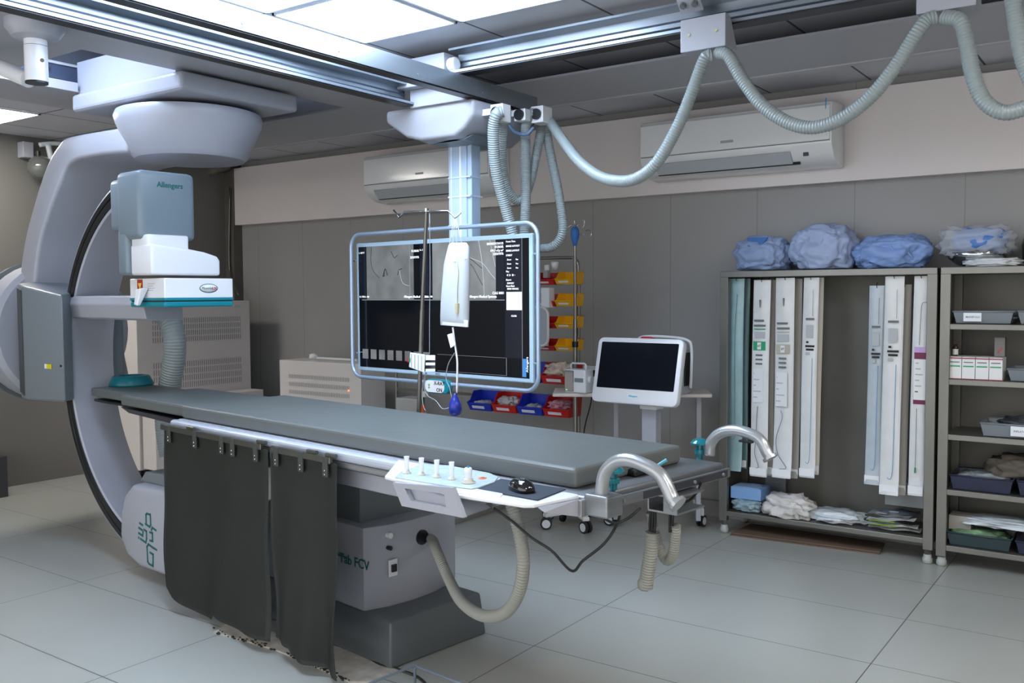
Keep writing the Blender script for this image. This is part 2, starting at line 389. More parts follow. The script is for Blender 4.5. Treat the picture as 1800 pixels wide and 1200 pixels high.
# bar fixed across the inside of the ring
q = [R.W(-.86, -.13), R.W(-.10, -.13), R.W(-.10, .10), R.W(-.86, .10)]
b = newbm(); zz = [(1.335, -.10), (1.345, -.13), (1.42, -.15), (1.465, -.13), (1.47, .08), (1.335, .08)]
b = prism([R.W(-.90, y, z) for z, y in zz], R.X*.82, .006)
obj('cross_bar', b, WHITE, g)
# detector column
b = box((-.13, -.25, 1.745), (.10, .06, 2.09), .03, 3); box((-.13, -.25, 1.57), (-.03, .05, 1.80), .02, 3, bm=b)
box((-.30, -.2, 1.80), (-.05, .06, 2.07), .03, 3, bm=b); b.transform(wmat(g))
dc = obj('detector_column', b, SHELLGREY, g, smooth=40)
ap = R.x(299, 326, .1015); text('Allengers', .038, R.W(.1015, ap.y, ap.z), R.Y, UP, TEALP, dc, bold=.018)
b = box((-.025, -.231, 1.60), (.135, -.005, 1.77), .012, 3)
prism([(-.028, y, z) for y, z in ((-.235, 1.568), (.15, 1.568), (.15, 1.645), (.135, 1.668), (.06, 1.688), (-.02, 1.70), (-.235, 1.722))], (.202, 0, 0), .014, bm=b, seg=3)
b.transform(wmat(g)); obj('detector_lift', b, WHITE2, g, smooth=40)
DX0, DX1, DY0, DY1 = -.135, .2, -.185, .205
def slab(x0, x1, y0, y1, z0, z1, r): b = box((x0, y0, z0), (x1, y1, z1), r, 3); b.transform(wmat(g)); return b
d = obj('detector', slab(DX0, DX1, DY0, DY1, 1.452, 1.553, .006), WHITE2, g)
obj('teal_band', slab(DX0-.001, DX1+.001, DY0-.001, DY1+.001, 1.441, 1.455, .002), TEAL, d)
obj('anti_scatter_plate', slab(DX0, DX1, DY0, DY1, 1.408, 1.436, .008), TEAL, d)
obj('collision_gap', slab(DX0+.004, DX1-.004, DY0+.004, DY1-.004, 1.434, 1.443, 0), INK, d)
# oval badge
b = lathe([(0, 0), (.030, 0), (.030, .0015), (0, .0015)], (0, 0, 0), 32); bx = Matrix.Translation(R.W(DX1+.0002, .06, 1.502)) @ Matrix(((R.Y.x, 0, R.X.x, 0), (R.Y.y, 0, R.X.y, 0), (0, 1, 0, 0), (0, 0, 0, 1)))
b2 = b.copy(); b.transform(bx @ Matrix.Diagonal((1.75, .78, 1, 1))); obj('badge_rim', b, TEALP, d)
b2.transform(Matrix.Translation(R.X*.0008) @ bx @ Matrix.Diagonal((1.6, .66, 1, 1))); obj('badge_face', b2, PAPER, d)
text('Phoenix', .02, R.W(DX1+.0026, .051, 1.502), R.Y, UP, TEALP, d, bold=.01); text('UX', .02, R.W(DX1+.0026, .093, 1.502), R.Y, UP, RED, d, bold=.01)
obj('radiation_sticker', panel(R.W(-.032, DY0, 1.513), R.X, UP, .052, .07, .0012), mat('sticker_red', '#a83018', .5), d)
b = prism([R.W(-.05, DY0-.0015, 1.53), R.W(-.014, DY0-.0015, 1.53), R.W(-.032, DY0-.0015, 1.497)], -R.Y*.0008); obj('sticker_triangle', b, mat('sticker_yellow', '#e6d05a', .5), d)
b = newbm()
for k in range(4): panel(R.W(.075-.006*(k % 2), DY0, 1.525-.011*k), R.X, UP, .07-.02*(k % 2), .002, .001, bm=b)
obj('rating_text', b, mat('pale_ink', '#8a8c92', .6), d)
b = hexa([R.W(-.01, -.235, 1.42), R.W(.022, -.235, 1.415), R.W(.022, -.215, 1.415), R.W(-.01, -.215, 1.42), R.W(.0, -.23, 1.497), R.W(.055, -.23, 1.505), R.W(.055, -.185, 1.505), R.W(.0, -.185, 1.497)], .006)
obj('latch', b, WHITE2, d)
# tube housing at the bottom
pts = [(-.20, .10), (-.27, .19), (-.255, .33), (-.215, .42), (-.13, .49), (.42, .50), (.42, .06), (-.08, .06)]
th = obj('tube_housing', prism([R.W(x, -.21, z) for x, z in pts], R.Y*.46, .03, seg=3), WHITE, g, smooth=40)
obj('tube_lid', prism([R.W(x, -.15, z) for x, z in ((-.16, .49), (-.10, .55), (.36, .57), (.36, .49))], R.Y*.36, .012, seg=2), DKSHELL, th)
def stroke(pp, o, X, Y, wd, nrm, bm, s=1):
    for a, c in zip(pp[:-1], pp[1:]):
        A = o+X*a[0]*s+Y*a[1]*s; Cc = o+X*c[0]*s+Y*c[1]*s; D = (Cc-A).normalized(); A = A-D*wd/2; Cc = Cc+D*wd/2; P = nrm.cross(D)*wd/2
        hexa([A-P, Cc-P, Cc+P, A+P, A-P+nrm*.0015, Cc-P+nrm*.0015, Cc+P+nrm*.0015, A+P+nrm*.0015], 0, bm=bm)
b = newbm(); o = R.W(.075, -.2105, .235)
S = [[(-.062, .075), (-.062, .115), (-.052, .122), (-.02, .122), (-.018, .07), (-.028, .058), (-.068, .066)],
     [(-.012, .045), (-.005, .058), (.03, .05)], [(-.028, .03), (-.004, .03), (-.004, -.012), (-.028, -.012)],
     [(-.125, .062), (-.10, .056)], [(-.135, .036), (-.106, .03)], [(-.138, .008), (-.10, .0), (-.095, .022)], [(-.12, -.02), (-.07, -.03), (-.062, -.008), (-.062, .03), (-.085, .034)],
     [(-.14, -.016), (-.139, -.0165)], [(.0, -.045), (-.045, -.035), (-.06, -.05), (-.056, -.125), (-.045, -.135), (-.006, -.14), (-.002, -.08), (-.03, -.075)], [(0, -.045), (.03, -.05)]]
for st in S: stroke(st, o, R.X, UP, .0105, -R.Y, b)
obj('emblem', b, TEALP, th)
# corrugated air duct at the back of the machine
DU = thing('ventilation_duct', 'fat grey corrugated duct hanging in a curve behind the detector', 'duct', R.W(-.6, .3, .2))
pp = [R.W(*R.y(x, y, .32)) for x, y in ((276, 545), (296, 560), (306, 590), (306, 630), (298, 680), (292, 740), (300, 800))]
obj('corrugated_sleeve', hose(pp, .066, pitch=.016, rib=.05, seg=20), HOSE, DU)
obj('collar', cyl(pp[0]+V((0, 0, .0)), pp[0]+(pp[0]-pp[1]).normalized()*.05, .07, bm=None), WHITE, DU)

# ------------------------------------------------------------------ ceiling rails
def rail(name, label, p0, p1, h, w, opening, group=None):
    # channel profile swept from p0 to p1; 'opening' is the side (+1/-1) the channel opens to
    p0, p1 = V(p0), V(p1); D = (p1-p0).normalized(); S_ = D.cross(UP)*opening
    t = thing(name, label, 'ceiling rail', p0.lerp(p1, .5)); t.location = (p0+p1)/2
    prof = [(-w/2, 0), (w/2, 0), (w/2, .012), (-w/2+.012, .016), (-w/2+.012, h*.28), (-w/2+.022, h*.33), (-w/2+.012, h*.38), (-w/2+.012, h*.52), (-w/2+.026, h*.56), (-w/2+.012, h*.60), (-w/2+.012, h-.014), (w/2, h-.010), (w/2, h), (-w/2, h)]
    b = prism([p0+S_*x+UP*z for x, z in prof], p1-p0, 0); obj('channel', b, ALU, t)
    b = newbm(); k = int((p1-p0).length/.45)
    for i in range(1, k): q = p0.lerp(p1, i/k)-S_*(w/2)+UP*h*.3; cyl(q, q-S_*.002, .004, bm=b, seg=8)
    obj('rivets', b, DKSHELL, t)
    obj('dark_strip', prism([p0+S_*x+UP*z for x, z in ((-w/2+.006, 0), (w/2-.006, 0), (w/2-.006, -.006), (-w/2+.006, -.006))], p1-p0), BLACK, t)  # plain black strip along the underside of the rail
    return t
GR = 'ceiling rails for the monitor bridge'
r1 = rail('ceiling_rail', 'long aluminium ceiling rail nearest the bright panels, ending over the hose brackets', (-2.80, .3, 2.425), (-2.80, 4.16, 2.425), .082, .07, -1, GR)
r2 = rail('ceiling_rail', 'long aluminium ceiling rail nearer the gantry, ending at the monitor carriage', (-3.18, .3, 2.425), (-3.18, 3.60, 2.425), .10, .075, 1, GR)
r3 = rail('ceiling_rail', 'aluminium ceiling rail parallel to the back wall that carries the hose trolleys', (-2.88, 3.60, 2.535), (1.9, 3.60, 2.535), .12, .09, 1, GR)
t = thing('rail_end_carriage', 'white boxy end carriage with round bumper at the left end of the cross rail', 'rail carriage', (-3.0, 3.6, 2.53))
obj('housing', box((-3.3, 3.545, 2.50), (-2.90, 3.66, 2.64), .004), WHITE, t)
obj('bumper', cyl((-2.9, 3.59, 2.585), (-2.855, 3.59, 2.585), .035, br=.01), WHITE2, t)
# hangers of the cross rail
for i, x in enumerate((-1.60, .3)):
    t = thing('rail_hanger', ('white bolted bracket holding the cross rail to the ceiling grid' if i == 0 else 'white bolted rail bracket further along the cross rail beyond the picture'), 'bracket', (x, 3.4, 2.69))
    obj('beam', box((x-.055, 2.2, 2.655), (x+.055, 3.52, 2.70), .003), WHITE, t)
    obj('foot', hexa([(x-.05, 3.50, 2.64), (x+.05, 3.50, 2.64), (x+.05, 3.545, 2.60), (x-.05, 3.545, 2.60), (x-.05, 3.50, 2.70), (x+.05, 3.50, 2.70), (x+.05, 3.56, 2.70), (x-.05, 3.56, 2.70)], .003), WHITE, t)
    for s in (-.025, .025): obj('bolt', cyl((x+s, 3.515, 2.63), (x+s, 3.505, 2.615), .013, seg=6), DKSHELL, t)

zr_ = ax(100, 124, -5.15).z
t = thing('gantry_rail', 'dark blue-grey bolted steel rail seen inside the ceiling opening beside the gantry carriage', 'ceiling rail', (-5.17, 2.7, zr_))
obj('beam', box((-5.2, 1.32, zr_-.045), (-5.15, 4.1, zr_+.035), .003), mat('rail_blue', '#6a7690', .4, .4), t); obj('cap', box((-5.22, 1.32, zr_+.036), (-5.14, 4.1, zr_+.05)), WHITE2, t)
for y_ in (2.42, 2.55, 2.68, 2.8): obj('bolt', cyl((-5.15, y_, zr_), (-5.14, y_, zr_), .012), STEELD, t)
# ------------------------------------------------------------------ hanging monitor
t = thing('ceiling_monitor', 'very large ceiling-hung display showing two grey angiograms inside a tube guard frame', 'monitor', (-3.1, 3.98, .9))
# carriage
b = prism([(x, 3.62, z) for x, z in ((-3.36, 2.42), (-3.36, 2.36), (-3.22, 2.27), (-3.12, 2.245), (-2.90, 2.245), (-2.84, 2.28), (-2.78, 2.34), (-2.78, 2.42))], (0, .50, 0), .02, seg=3)
obj('carriage', b, WHITE, t, smooth=40)
obj('carriage_block', box((-3.17, 3.6, 2.41), (-2.82, 4.05, 2.50), .003), WHITE, t)
obj('grey_insert', prism([(x, 3.70, z) for x, z in ((-3.20, 2.262), (-2.90, 2.238), (-2.84, 2.26), (-3.0, 2.232), (-3.12, 2.235))], (0, .3, 0)), SHELLGREY, t)
MF = Frame((0, 0, 0), -5.5)
b = box((-3.11, 3.83, 1.5), (-2.99, 3.93, 2.26), .004); box((-3.005, 3.84, 1.5), (-2.965, 3.92, 2.26), .006, bm=b)
obj('column', b, mat('blue_white_column', '#a9bed6', .3), t)
obj('column_stripes', join(box((-3.092, 3.8285, 1.5), (-3.087, 3.83, 2.25)), box((-3.035, 3.8285, 1.5), (-3.025, 3.83, 2.25))), LWHITE, t)
for k, z in enumerate((2.07, 1.97, 1.82)): obj('cable_tie', box((-3.1115, 3.827, z), (-2.963, 3.932, z+.008)), mat('clear_tie', '#c4d4e2', .2), t)
# display: corner positions measured in the plane of the screen
MP = V((-3.1, 3.78, 1.38)); MX = V((math.cos(math.radians(-5.5)), math.sin(math.radians(-5.5)), 0)); MN = V((MX.y, -MX.x, 0))   # MN faces the room
def mp(x, y, off=0): return inplane(x, y, MP+MN*off, MN)
def ml(p): q = V(p)-MP; return q.dot(MX), q.z
def mw(u, v, off=0): return MP+MX*u+UP*v+MN*off
c = [ml(mp(*q)) for q in ((626, 429), (935, 408), (939, 674), (630, 650))]
U0, U1, V0, V1 = (c[0][0]+c[3][0])/2, (c[1][0]+c[2][0])/2, (c[2][1]+c[3][1])/2, (c[0][1]+c[1][1])/2
def mpanel(u0, v0, u1, v1, off, th=.001, r=0, bm=None): return panel(mw((u0+u1)/2, (v0+v1)/2, off), MX, UP, u1-u0, v1-v0, th, r, bm=bm)
BZ = .022
obj('back_shell', mpanel(U0+.03, V0+.03, U1-.03, V1-.03, -.06, .05, .01), DKSHELL, t)
obj('bezel', mpanel(U0, V0, U1, V1, -.02, .022, .006), mat('pale_blue_bezel', '#a9c4d6', .35), t)
text('EIZO', .016, mw((U0+U1)/2+.0, V0+BZ/2, .003), MX, UP, DKSHELL, t, name='maker_mark')
obj('arm_mount', box((-3.12, 3.82, 1.3), (-2.98, 3.93, 1.56), .004), DKSHELL, t)
SCR = mat('screen_black', '#06070b', .12, emit='#07090e', es=.25); SCR2 = mat('screen_panel', '#0a0e18', .2, emit='#0c1220', es=.25)
s = obj('screen', mpanel(U0+BZ, V0+BZ, U1-BZ, V1-BZ, .002, .001), SCR, t)
W_, H_ = (U1-U0-2*BZ), (V1-V0-2*BZ)
def sx(a): return U0+BZ+W_*a
def sy(a): return V1-BZ-H_*a
def angio(name, col, seed):
    m = bpy.data.materials.new(name); m.use_nodes = True; nt = m.node_tree; N = nt.nodes.new; b = nt.nodes['Principled BSDF']
    tc = N('ShaderNodeTexCoord'); mp_ = N('ShaderNodeMapping'); mp_.inputs['Location'].default_value = (seed, seed, 0); nt.links.new(tc.outputs['Object'], mp_.inputs[0])
    n = N('ShaderNodeTexNoise'); n.inputs['Scale'].default_value = 7; n.inputs['Detail'].default_value = 6; nt.links.new(mp_.outputs[0], n.inputs[0])
    r = N('ShaderNodeValToRGB'); c = lin(col); r.color_ramp.elements[0].position = .3; r.color_ramp.elements[1].position = .72
    r.color_ramp.elements[0].color = tuple(v*.6 for v in c[:3])+(1,); r.color_ramp.elements[1].color = tuple(v*1.25 for v in c[:3])+(1,)
    nt.links.new(n.outputs['Fac'], r.inputs[0]); b.inputs['Base Color'].default_value = (.02, .02, .02, 1); b.inputs['Roughness'].default_value = .3
    nt.links.new(r.outputs[0], b.inputs['Emission Color']); b.inputs['Emission Strength'].default_value = .62
    return m
A1 = angio('angiogram_left', '#6f7476', 1); A2 = angio('angiogram_right', '#7d8284', 5)
pic = obj('angiogram', mpanel(sx(.055), sy(.435), sx(.36), sy(.0), .003), A1, s)
pic2 = obj('angiogram', mpanel(sx(.475), sy(.435), sx(.83), sy(.0), .003), A2, s)
VD = mat('vessel_dark', '#101214', .5, emit='#26292b', es=.6); VL = mat('vessel_light', '#888888', .5, emit='#a0a4a4', es=.35)
def vess(pts, r, m, par): 
    q = crom([mw(sx(a), sy(bb), .0045) for a, bb in pts], 6); obj('vessel', tube(q, r, 5), m, par)
vess([(.09, 0.0), (.085, .12), (.10, .2), (.14, .26)], .0016, VD, pic); vess([(.165, .25), (.18, .19), (.195, .24)], .003, VD, pic); vess([(.175, .2), (.172, .25)], .0025, VD, pic)
vess([(.22, .05), (.24, .1), (.26, .08)], .002, VD, pic); vess([(.27, .2), (.29, .3), (.33, .33)], .0012, VL, pic); vess([(.26, .24), (.27, .2), (.29, .19)], .0022, VD, pic)
vess([(.65, .09), (.70, .13), (.76, .17), (.80, .24), (.83, .29)], .0014, VL, pic2); vess([(.74, 0), (.757, .15), (.765, .3), (.77, .43)], .0018, VL, pic2)
vess([(.65, .14), (.70, .18), (.74, .28), (.76, .33)], .0018, VD, pic2); vess([(.66, .1), (.71, .15), (.76, .21)], .002, VD, pic2); vess([(.80, 0), (.82, .14), (.83, .2)], .0014, VL, pic2)
SW = mat('screen_white', '#dddddd', .4, emit='#e6e8ea', es=.45); SG = mat('screen_grey', '#555555', .4, emit='#70747a', es=.6)
obj('divider', mpanel(sx(.02), sy(.443), sx(.875), sy(.437), .003), SG, s)
obj('divider', mpanel(sx(.335), sy(.437), sx(.338), sy(0.0), .0035), SG, s)
for a_, b_, c_ in ((.40, .435, .452), (.835, .435, .875), (.0, .435, .05), (.878, .86, .965)): obj('side_menu', mpanel(sx(a_), sy(b_), sx(c_), sy(.0), .003), SCR2, s)
obj('white_swatch', mpanel(sx(.887), sy(.512), sx(.965), sy(.382), .0045), SW, s)
A3 = angio('thumbs', '#6c7074', 9)
for k in range(8): obj('thumbnail', mpanel(sx(.02+.056*k), sy(.93), sx(.058+.056*k), sy(.85), .004), A3, s)
b = newbm()
for (a0, b0, a1, b1) in ((.50, .86, .885, .862), (.883, .86, .885, .99), (.50, .988, .885, .99), (.965, .0, .967, .99)): mpanel(sx(a0), sy(b1), sx(a1), sy(b0), .004, bm=b)
obj('outline', b, SG, s)
def st(txt, a, bb, size, al='LEFT', m=SW): text(txt, size, mw(sx(a), sy(bb), .0048), MX, UP, m, s, align=al, name='screen_text', bold=.005)
st('Allengers Medical Systems', .835, .415, .018, 'RIGHT'); st('CAG 0001', .875, .39, .018, 'RIGHT'); st('Allengers Medical Systems', .45, .415, .018, 'RIGHT'); st('R: 1750 L: 100', .005, .415, .014); st('R: 1750 L: 100', .41, .415, .014)
st('20230323124135', .872, .03, .016, 'RIGHT'); st('KUMAR', .872, .055, .017, 'RIGHT'); st('104.7 cGy m\u00b2', .872, .08, .016, 'RIGHT'); st('22/5/1976', .872, .105, .017, 'RIGHT')
st('KUMAR', .395, .055, .017, 'RIGHT'); st('22/5/1976', .395, .105, .017, 'RIGHT'); st('Fr. 37/47', .40, .05, .013); st('L -82/TT', .005, .05, .013)
for k, tx in enumerate(('Frame Time', 'IMAGE LAYOUT', 'SERIES LAYOUT', 'STREET')): st(tx, .885, .02+.033*k, .0125)
for k in range(3): st('Zoom', .89, .15+.03*k, .011); st('Pan', .935, .15+.03*k, .011)
st('Play', .885, .235, .012); st('\u25c4  \u25ba  \u25a0  \u25b8', .887, .262, .012); st('Export', .885, .295, .012); st('EXPORT', .89, .32, .012); st('Show Mask', .885, .34, .012); st('SEND IMAGES', .89, .36, .012)
st('CLOSE', .91, .555, .012)
obj('scroll_mark', mpanel(sx(.968), sy(.99), sx(.985), sy(.86), .004), mat('screen_blue', '#2060a0', .4, emit='#3a8ad0', es=.4), s)
text('Allengers', .02, mw(sx(.99), sy(.9), .0048), UP, -MX, SW, s, name='screen_text')
# tube guard
c = [ml(mp(x, y, .05)) for x, y in ((618, 411), (946, 392), (946, 688), (619, 661))]
u0, u1, v0, v1 = (c[0][0]+c[3][0])/2, (c[1][0]+c[2][0])/2, (c[2][1]+c[3][1])/2, (c[0][1]+c[1][1])/2
obj('guard_frame', tube([mw(a, bb, .05) for a, bb in rrect(u0, v0, u1, v1, .075, 6)], .0108, 12, closed=True), mat('blue_silver_tube', '#a8bdd4', .3, .5), t)
for v in (V0+.1, V1-.1):
    for u, uu in ((U0, u0), (U1, u1)): obj('guard_bracket', cyl(mw(u, v, -.01), mw(uu, v, .05), .006), CHROME, t)
# x-ray sign clipped to the guard
xc = ml(mp(768, 679, .075)); m_ = 0
b = prism([mw(xc[0]+p, xc[1]+q, .045) for p, q in rrect(-.085, -.037, .088, .037, .03)], MN*.035, .006)
sg = obj('x_ray_sign', b, TEAL, t)
b = prism([mw(xc[0]+p, xc[1]+q, .0803) for p, q in rrect(-.081, -.031, .060, .031, .026)], MN*.002); obj('sign_face', b, PAPER, sg)
text('X-RAY', .027, mw(xc[0]+.025, xc[1]+.017, .083), MX, UP, mat('sign_ink', '#4a2a2c', .5), sg, bold=.02); text('ON', .027, mw(xc[0]+.025, xc[1]-.018, .083), MX, UP, MATS['sign_ink'], sg, bold=.02)
b = newbm()
for k in (-1, 1): lathe([(0, 0), (.006, 0), (.006, .001), (0, .001)], (0, 0, 0), 12, bm=b, M=Matrix.Translation(mw(xc[0]-.05, xc[1]+k*.007, .083)) @ Matrix.Rotation(PI/2, 4, 'X'))
obj('sign_lamp', b, mat('lime', '#8ab86a', .4), sg)

# ------------------------------------------------------------------ hose brackets and hoses
def bracket(label, c, s=(.075, .07, .085)):
    t = thing('hose_bracket', label, 'bracket', c, 0, 'white hose brackets at the rail end')
    obj('block', box(V(c)-V(s)/2, V(c)+V(s)/2, .004), WHITE2, t)
    obj('hanger', box(V(c)+V((-.11, -.012, .0)), V(c)+V((-s[0]/2+.002, .012, .03))), WHITE2, t)
    obj('port', cyl(V(c)-V((0, s[1]/2+.012, 0)), V(c)-V((0, s[1]/2-.01, 0)), .028), BLACK, t); return t
HB = [ax(880, 200, -2.68), ax(952, 203, -2.66), ax(918, 203, -2.72)]
bracket('white hose bracket nearest the monitor carriage', HB[0]); bracket('white hose bracket at the far right end of the rail', HB[1], (.075, .09, .085)); bracket('small white hose bracket between the other two', HB[2], (.07, .05, .06))
def hz(name, label, pts, r=.0265, m=HOSE, pitch=.011, grp='grey corrugated hoses'):
    P = [ay(x, y, Y) if len((x, y, Y)) == 3 else None for x, y, Y in pts]
    return tag(obj(name, hose(P, r, pitch), m), label, 'hose', grp)
hz('corrugated_hose', 'grey corrugated hose dropping from the left bracket behind the monitor top', [(883, 196, 3.66), (872, 202, 3.64), (867, 235, 3.66), (872, 300, 3.72), (890, 370, 3.80), (905, 430, 3.84), (905, 480, 3.86)], .029)
hz('corrugated_hose', 'grey corrugated hose in a narrow loop between the two brackets', [(884, 214, 3.74), (882, 260, 3.78), (884, 300, 3.84), (893, 335, 3.9), (908, 352, 3.96), (922, 345, 4.0), (934, 310, 4.05), (946, 255, 4.1), (952, 220, 4.14)], .025)
hz('corrugated_hose', 'grey corrugated hose falling straight from the right bracket to the monitor corner', [(950, 198, 4.04), (934, 200, 4.0), (924, 225, 3.99), (924, 290, 4.0), (924, 360, 3.98), (920, 440, 3.95), (915, 480, 3.95)], .027)
hz('corrugated_hose', 'grey corrugated hose swinging down to a hook right of the monitor', [(958, 215, 4.16), (966, 262, 4.16), (980, 330, 4.16), (988, 380, 4.16), (988, 412, 4.16), (972, 433, 4.16), (945, 436, 4.14), (915, 430, 4.1)], .025)
G = 'wrapped hoses festooned from the cross rail'
hz('festoon_hose', 'plastic-wrapped grey hose sagging between the rail end and the first trolley', [(963, 208, 4.1), (985, 240, 4.0), (1015, 280, 3.8), (1050, 308, 3.65), (1085, 318, 3.55), (1120, 313, 3.5), (1155, 285, 3.46), (1190, 225, 3.46), (1215, 165, 3.46), (1238, 105, 3.46), (1250, 98, 3.47)], .0255, grp=G)
hz('festoon_hose', 'plastic-wrapped grey hose in a deep sag between the two trolleys', [(1262, 94, 3.48), (1280, 98, 3.46), (1305, 140, 3.46), (1340, 185, 3.46), (1385, 215, 3.46), (1430, 224, 3.46), (1480, 208, 3.46), (1530, 170, 3.46), (1575, 115, 3.46), (1610, 60, 3.46), (1628, 36, 3.47), (1645, 30, 3.48)], .0255, grp=G)
hz('festoon_hose', 'plastic-wrapped grey hose beyond the second trolley at the right edge', [(1660, 30, 3.48), (1688, 38, 3.46), (1700, 80, 3.46), (1710, 130, 3.46), (1728, 175, 3.46), (1760, 197, 3.46), (1795, 192, 3.46), (1830, 170, 3.46), (1850, 100, 3.46), (1856, 30, 3.46), (1850, -20, 3.46)], .0265, grp=G)
hz('festoon_hose', 'plastic-wrapped grey hose hanging at the very top right edge', [(1774, -30, 3.40), (1780, 0, 3.4), (1787, 50, 3.4), (1797, 100, 3.4), (1815, 150, 3.4)], .0255, grp=G)
def trolley(label, px0, py0, px1, py1):
    a = ay(px0, py0, 3.47); c = ay(px1, py1, 3.47)
    t = thing('hose_trolley', label, 'hose trolley', ((a.x+c.x)/2, 3.5, c.z), 0, 'white hose trolleys on the cross rail')
    obj('cover', hexa([(a.x, 3.47, c.z), (c.x, 3.47, c.z), (c.x, 3.60, c.z), (a.x, 3.60, c.z), (a.x, 3.47, a.z), (c.x, 3.47, a.z), (c.x, 3.52, a.z), (a.x, 3.52, a.z)], .003), WHITE, t)
    for k in (.2, .8): obj('screw', cyl((a.x+(c.x-a.x)*k, 3.47, (a.z+c.z)/2), (a.x+(c.x-a.x)*k, 3.466, (a.z+c.z)/2), .006), mat('yellowed_screw', '#b9b78a', .4), t)
    return t
trolley('white hose trolley in the middle of the cross rail', 1196, 36, 1275, 80); trolley('white hose trolley cut by the top edge at the right', 1611, -30, 1716, 8)
pts = [ay(*q) for q in ((770, 128, 3.7), (820, 137, 3.75), (845, 150, 3.85), (865, 172, 3.95), (885, 182, 4.0), (893, 215, 3.98), (910, 232, 3.98), (932, 225, 4.0), (942, 210, 4.02))]
tag(obj('cable', tube(crom(pts, 6), .004, 6), RUBBER), 'thin black cable running over the rail end to the hose brackets', 'cable')
pts = [ay(*q) for q in ((895, 220, 3.93), (905, 232, 3.93), (925, 236, 3.94), (938, 224, 3.96))]
tag(obj('cable_sleeve', tube(crom(pts, 6), .009, 8), mat('blue_sleeve', '#5a7390', .4)), 'short blue-grey sleeved cable slung between the two brackets', 'cable')
# ------------------------------------------------------------------ patient table
TF = Frame((-1.376, 2.607, 0), -7.9); TT = math.radians(-7.9)
TM = Matrix.Translation(TF.o) @ Matrix.Rotation(TT, 4, 'Z')
def tb(b): b.transform(TM); return b
T = thing('patient_table', 'long grey-padded catheterisation table on a white pedestal across the middle of the room', 'operating table', TF.W(-1.5, .1), TT)
obj('mattress', tb(box((-2.40, -.285, .888), (0, .285, .95), .014, 3)), PAD, T, label='wide grey vinyl mattress section')
obj('mattress', tb(hexa([(-3.13, -.25, .888), (-2.40, -.265, .888), (-2.40, .225, .888), (-3.13, .2, .888), (-3.13, -.25, .944), (-2.40, -.265, .944), (-2.40, .225, .944), (-3.13, .2, .944)], .012)), PAD, T, label='narrower grey shoulder section of the mattress')
obj('mattress', tb(box((-3.70, -.17, .888), (-3.13, .15, .938), .012)), PAD, T, label='narrow grey head section of the mattress')
obj('table_top', tb(join(box((-3.68, -.16, .858), (-2.4, .14, .874), .004), hexa([(-3.12, -.21, .842), (-2.35, -.27, .842), (-2.35, .27, .842), (-3.12, .2, .842), (-3.18, -.23, .874), (-2.35, -.29, .874), (-2.35, .29, .874), (-3.18, .21, .874)], .004))), BLACK, T)
obj('table_frame', tb(box((-2.40, -.30, .835), (0.0, .30, .886), .004)), WHITE, T)
obj('side_rail', tb(box((-2.40, -.345, .848), (-.03, -.30, .886), .014, 3)), mat('pale_aluminium', '#c3cad8', .3, .35), T)
obj('side_rail', tb(box((-2.40, .30, .848), (-.03, .345, .886), .014, 3)), MATS['pale_aluminium'], T)
b = tb(box((-2.40, -.332, .820), (-.75, -.30, .846), .008)); obj('lower_rail', b, SILVER, T)
b = tb(box((-2.38, -.26, .735), (-.50, .26, .833), .006)); obj('beam', b, WHITE, T)
obj('beam_gap', tb(box((-2.39, -.305, .812), (-.52, .305, .822))), INK, T)
# column and pedestal
b = tb(box((-1.86, -.06, .45), (-1.33, .40, .74), .006)); obj('lift_column', b, DKSHELL, T)
obj('column_guide', tb(join(box((-1.60, -.072, .48), (-1.585, -.058, .735), .003), box((-1.57, -.072, .48), (-1.558, -.058, .735), .003))), ALU, T)
o_ = [(-1.245, -.10), (-1.20, .10), (-1.195, .30), (-1.235, .45), (-2.0, .45), (-2.0, -.10)]
b = prism([(x, y, .178) for x, y in [(-1.255, -.105), (-1.225, .0), (-1.215, .12), (-1.225, .25), (-1.26, .37), (-1.30, .45), (-2.0, .45), (-2.0, -.105)]], (0, 0, .345), .008); pd = obj('pedestal', tb(b), WHITE, T, smooth=30)
b = newbm(); PL = [(-1.055, -.135), (-1.055, .40), (-2.2, .40), (-2.2, -.135)]; PU = [(-1.075, -.115), (-1.075, .385), (-2.2, .385), (-2.2, -.115)]
b = hexa([(x, y, 0) for x, y in PL]+[(x, y, .18) for x, y in PU], .012, seg=3); obj('plinth', tb(b), mat('plinth_grey', '#5f6466', .38, noise=.03), T, smooth=40)
# markings and sockets of the pedestal
fx = lambda x, z: TF.W(x, -.1065, z)
tq = TF.y(649, 996, -.1065); t0 = TF.y(578, 985, -.1065)
text('Tab FCV', .056, TF.W(tq.x, -.1065, tq.z), TF.X, UP, TEALP, pd, bold=.012, align='RIGHT')
bq_ = TF.y(598, 976, -.1065); obj('logo_bar', panel(TF.W(bq_.x, -.1065, bq_.z), TF.X, UP, .10, .006, .001), TEALP, pd)
def onright(x, y): return inplane(x, y, TF.W(-1.24, 0), TF.X)
for (x, y, r, m, nm) in ((678, 939, .012, PAPER, 'dial'), (678, 961, .009, BLACK, 'socket')):
    p = onright(x, y); p2 = p+TF.X*.034; obj(nm, cyl(p, p2, r), m, pd)
p = onright(683, 995); obj('breaker_plate', panel(p+TF.X*.026, TF.Y, UP, .045, .07, .006, .002), WHITE2, pd); obj('breaker_switch', panel(p+TF.X*.032, TF.Y, UP, .024, .03, .008), BLACK, pd)
p = onright(735, 942); obj('hose_port', cyl(p-TF.X*.01, p+TF.X*.03, .032), BLACK, pd)
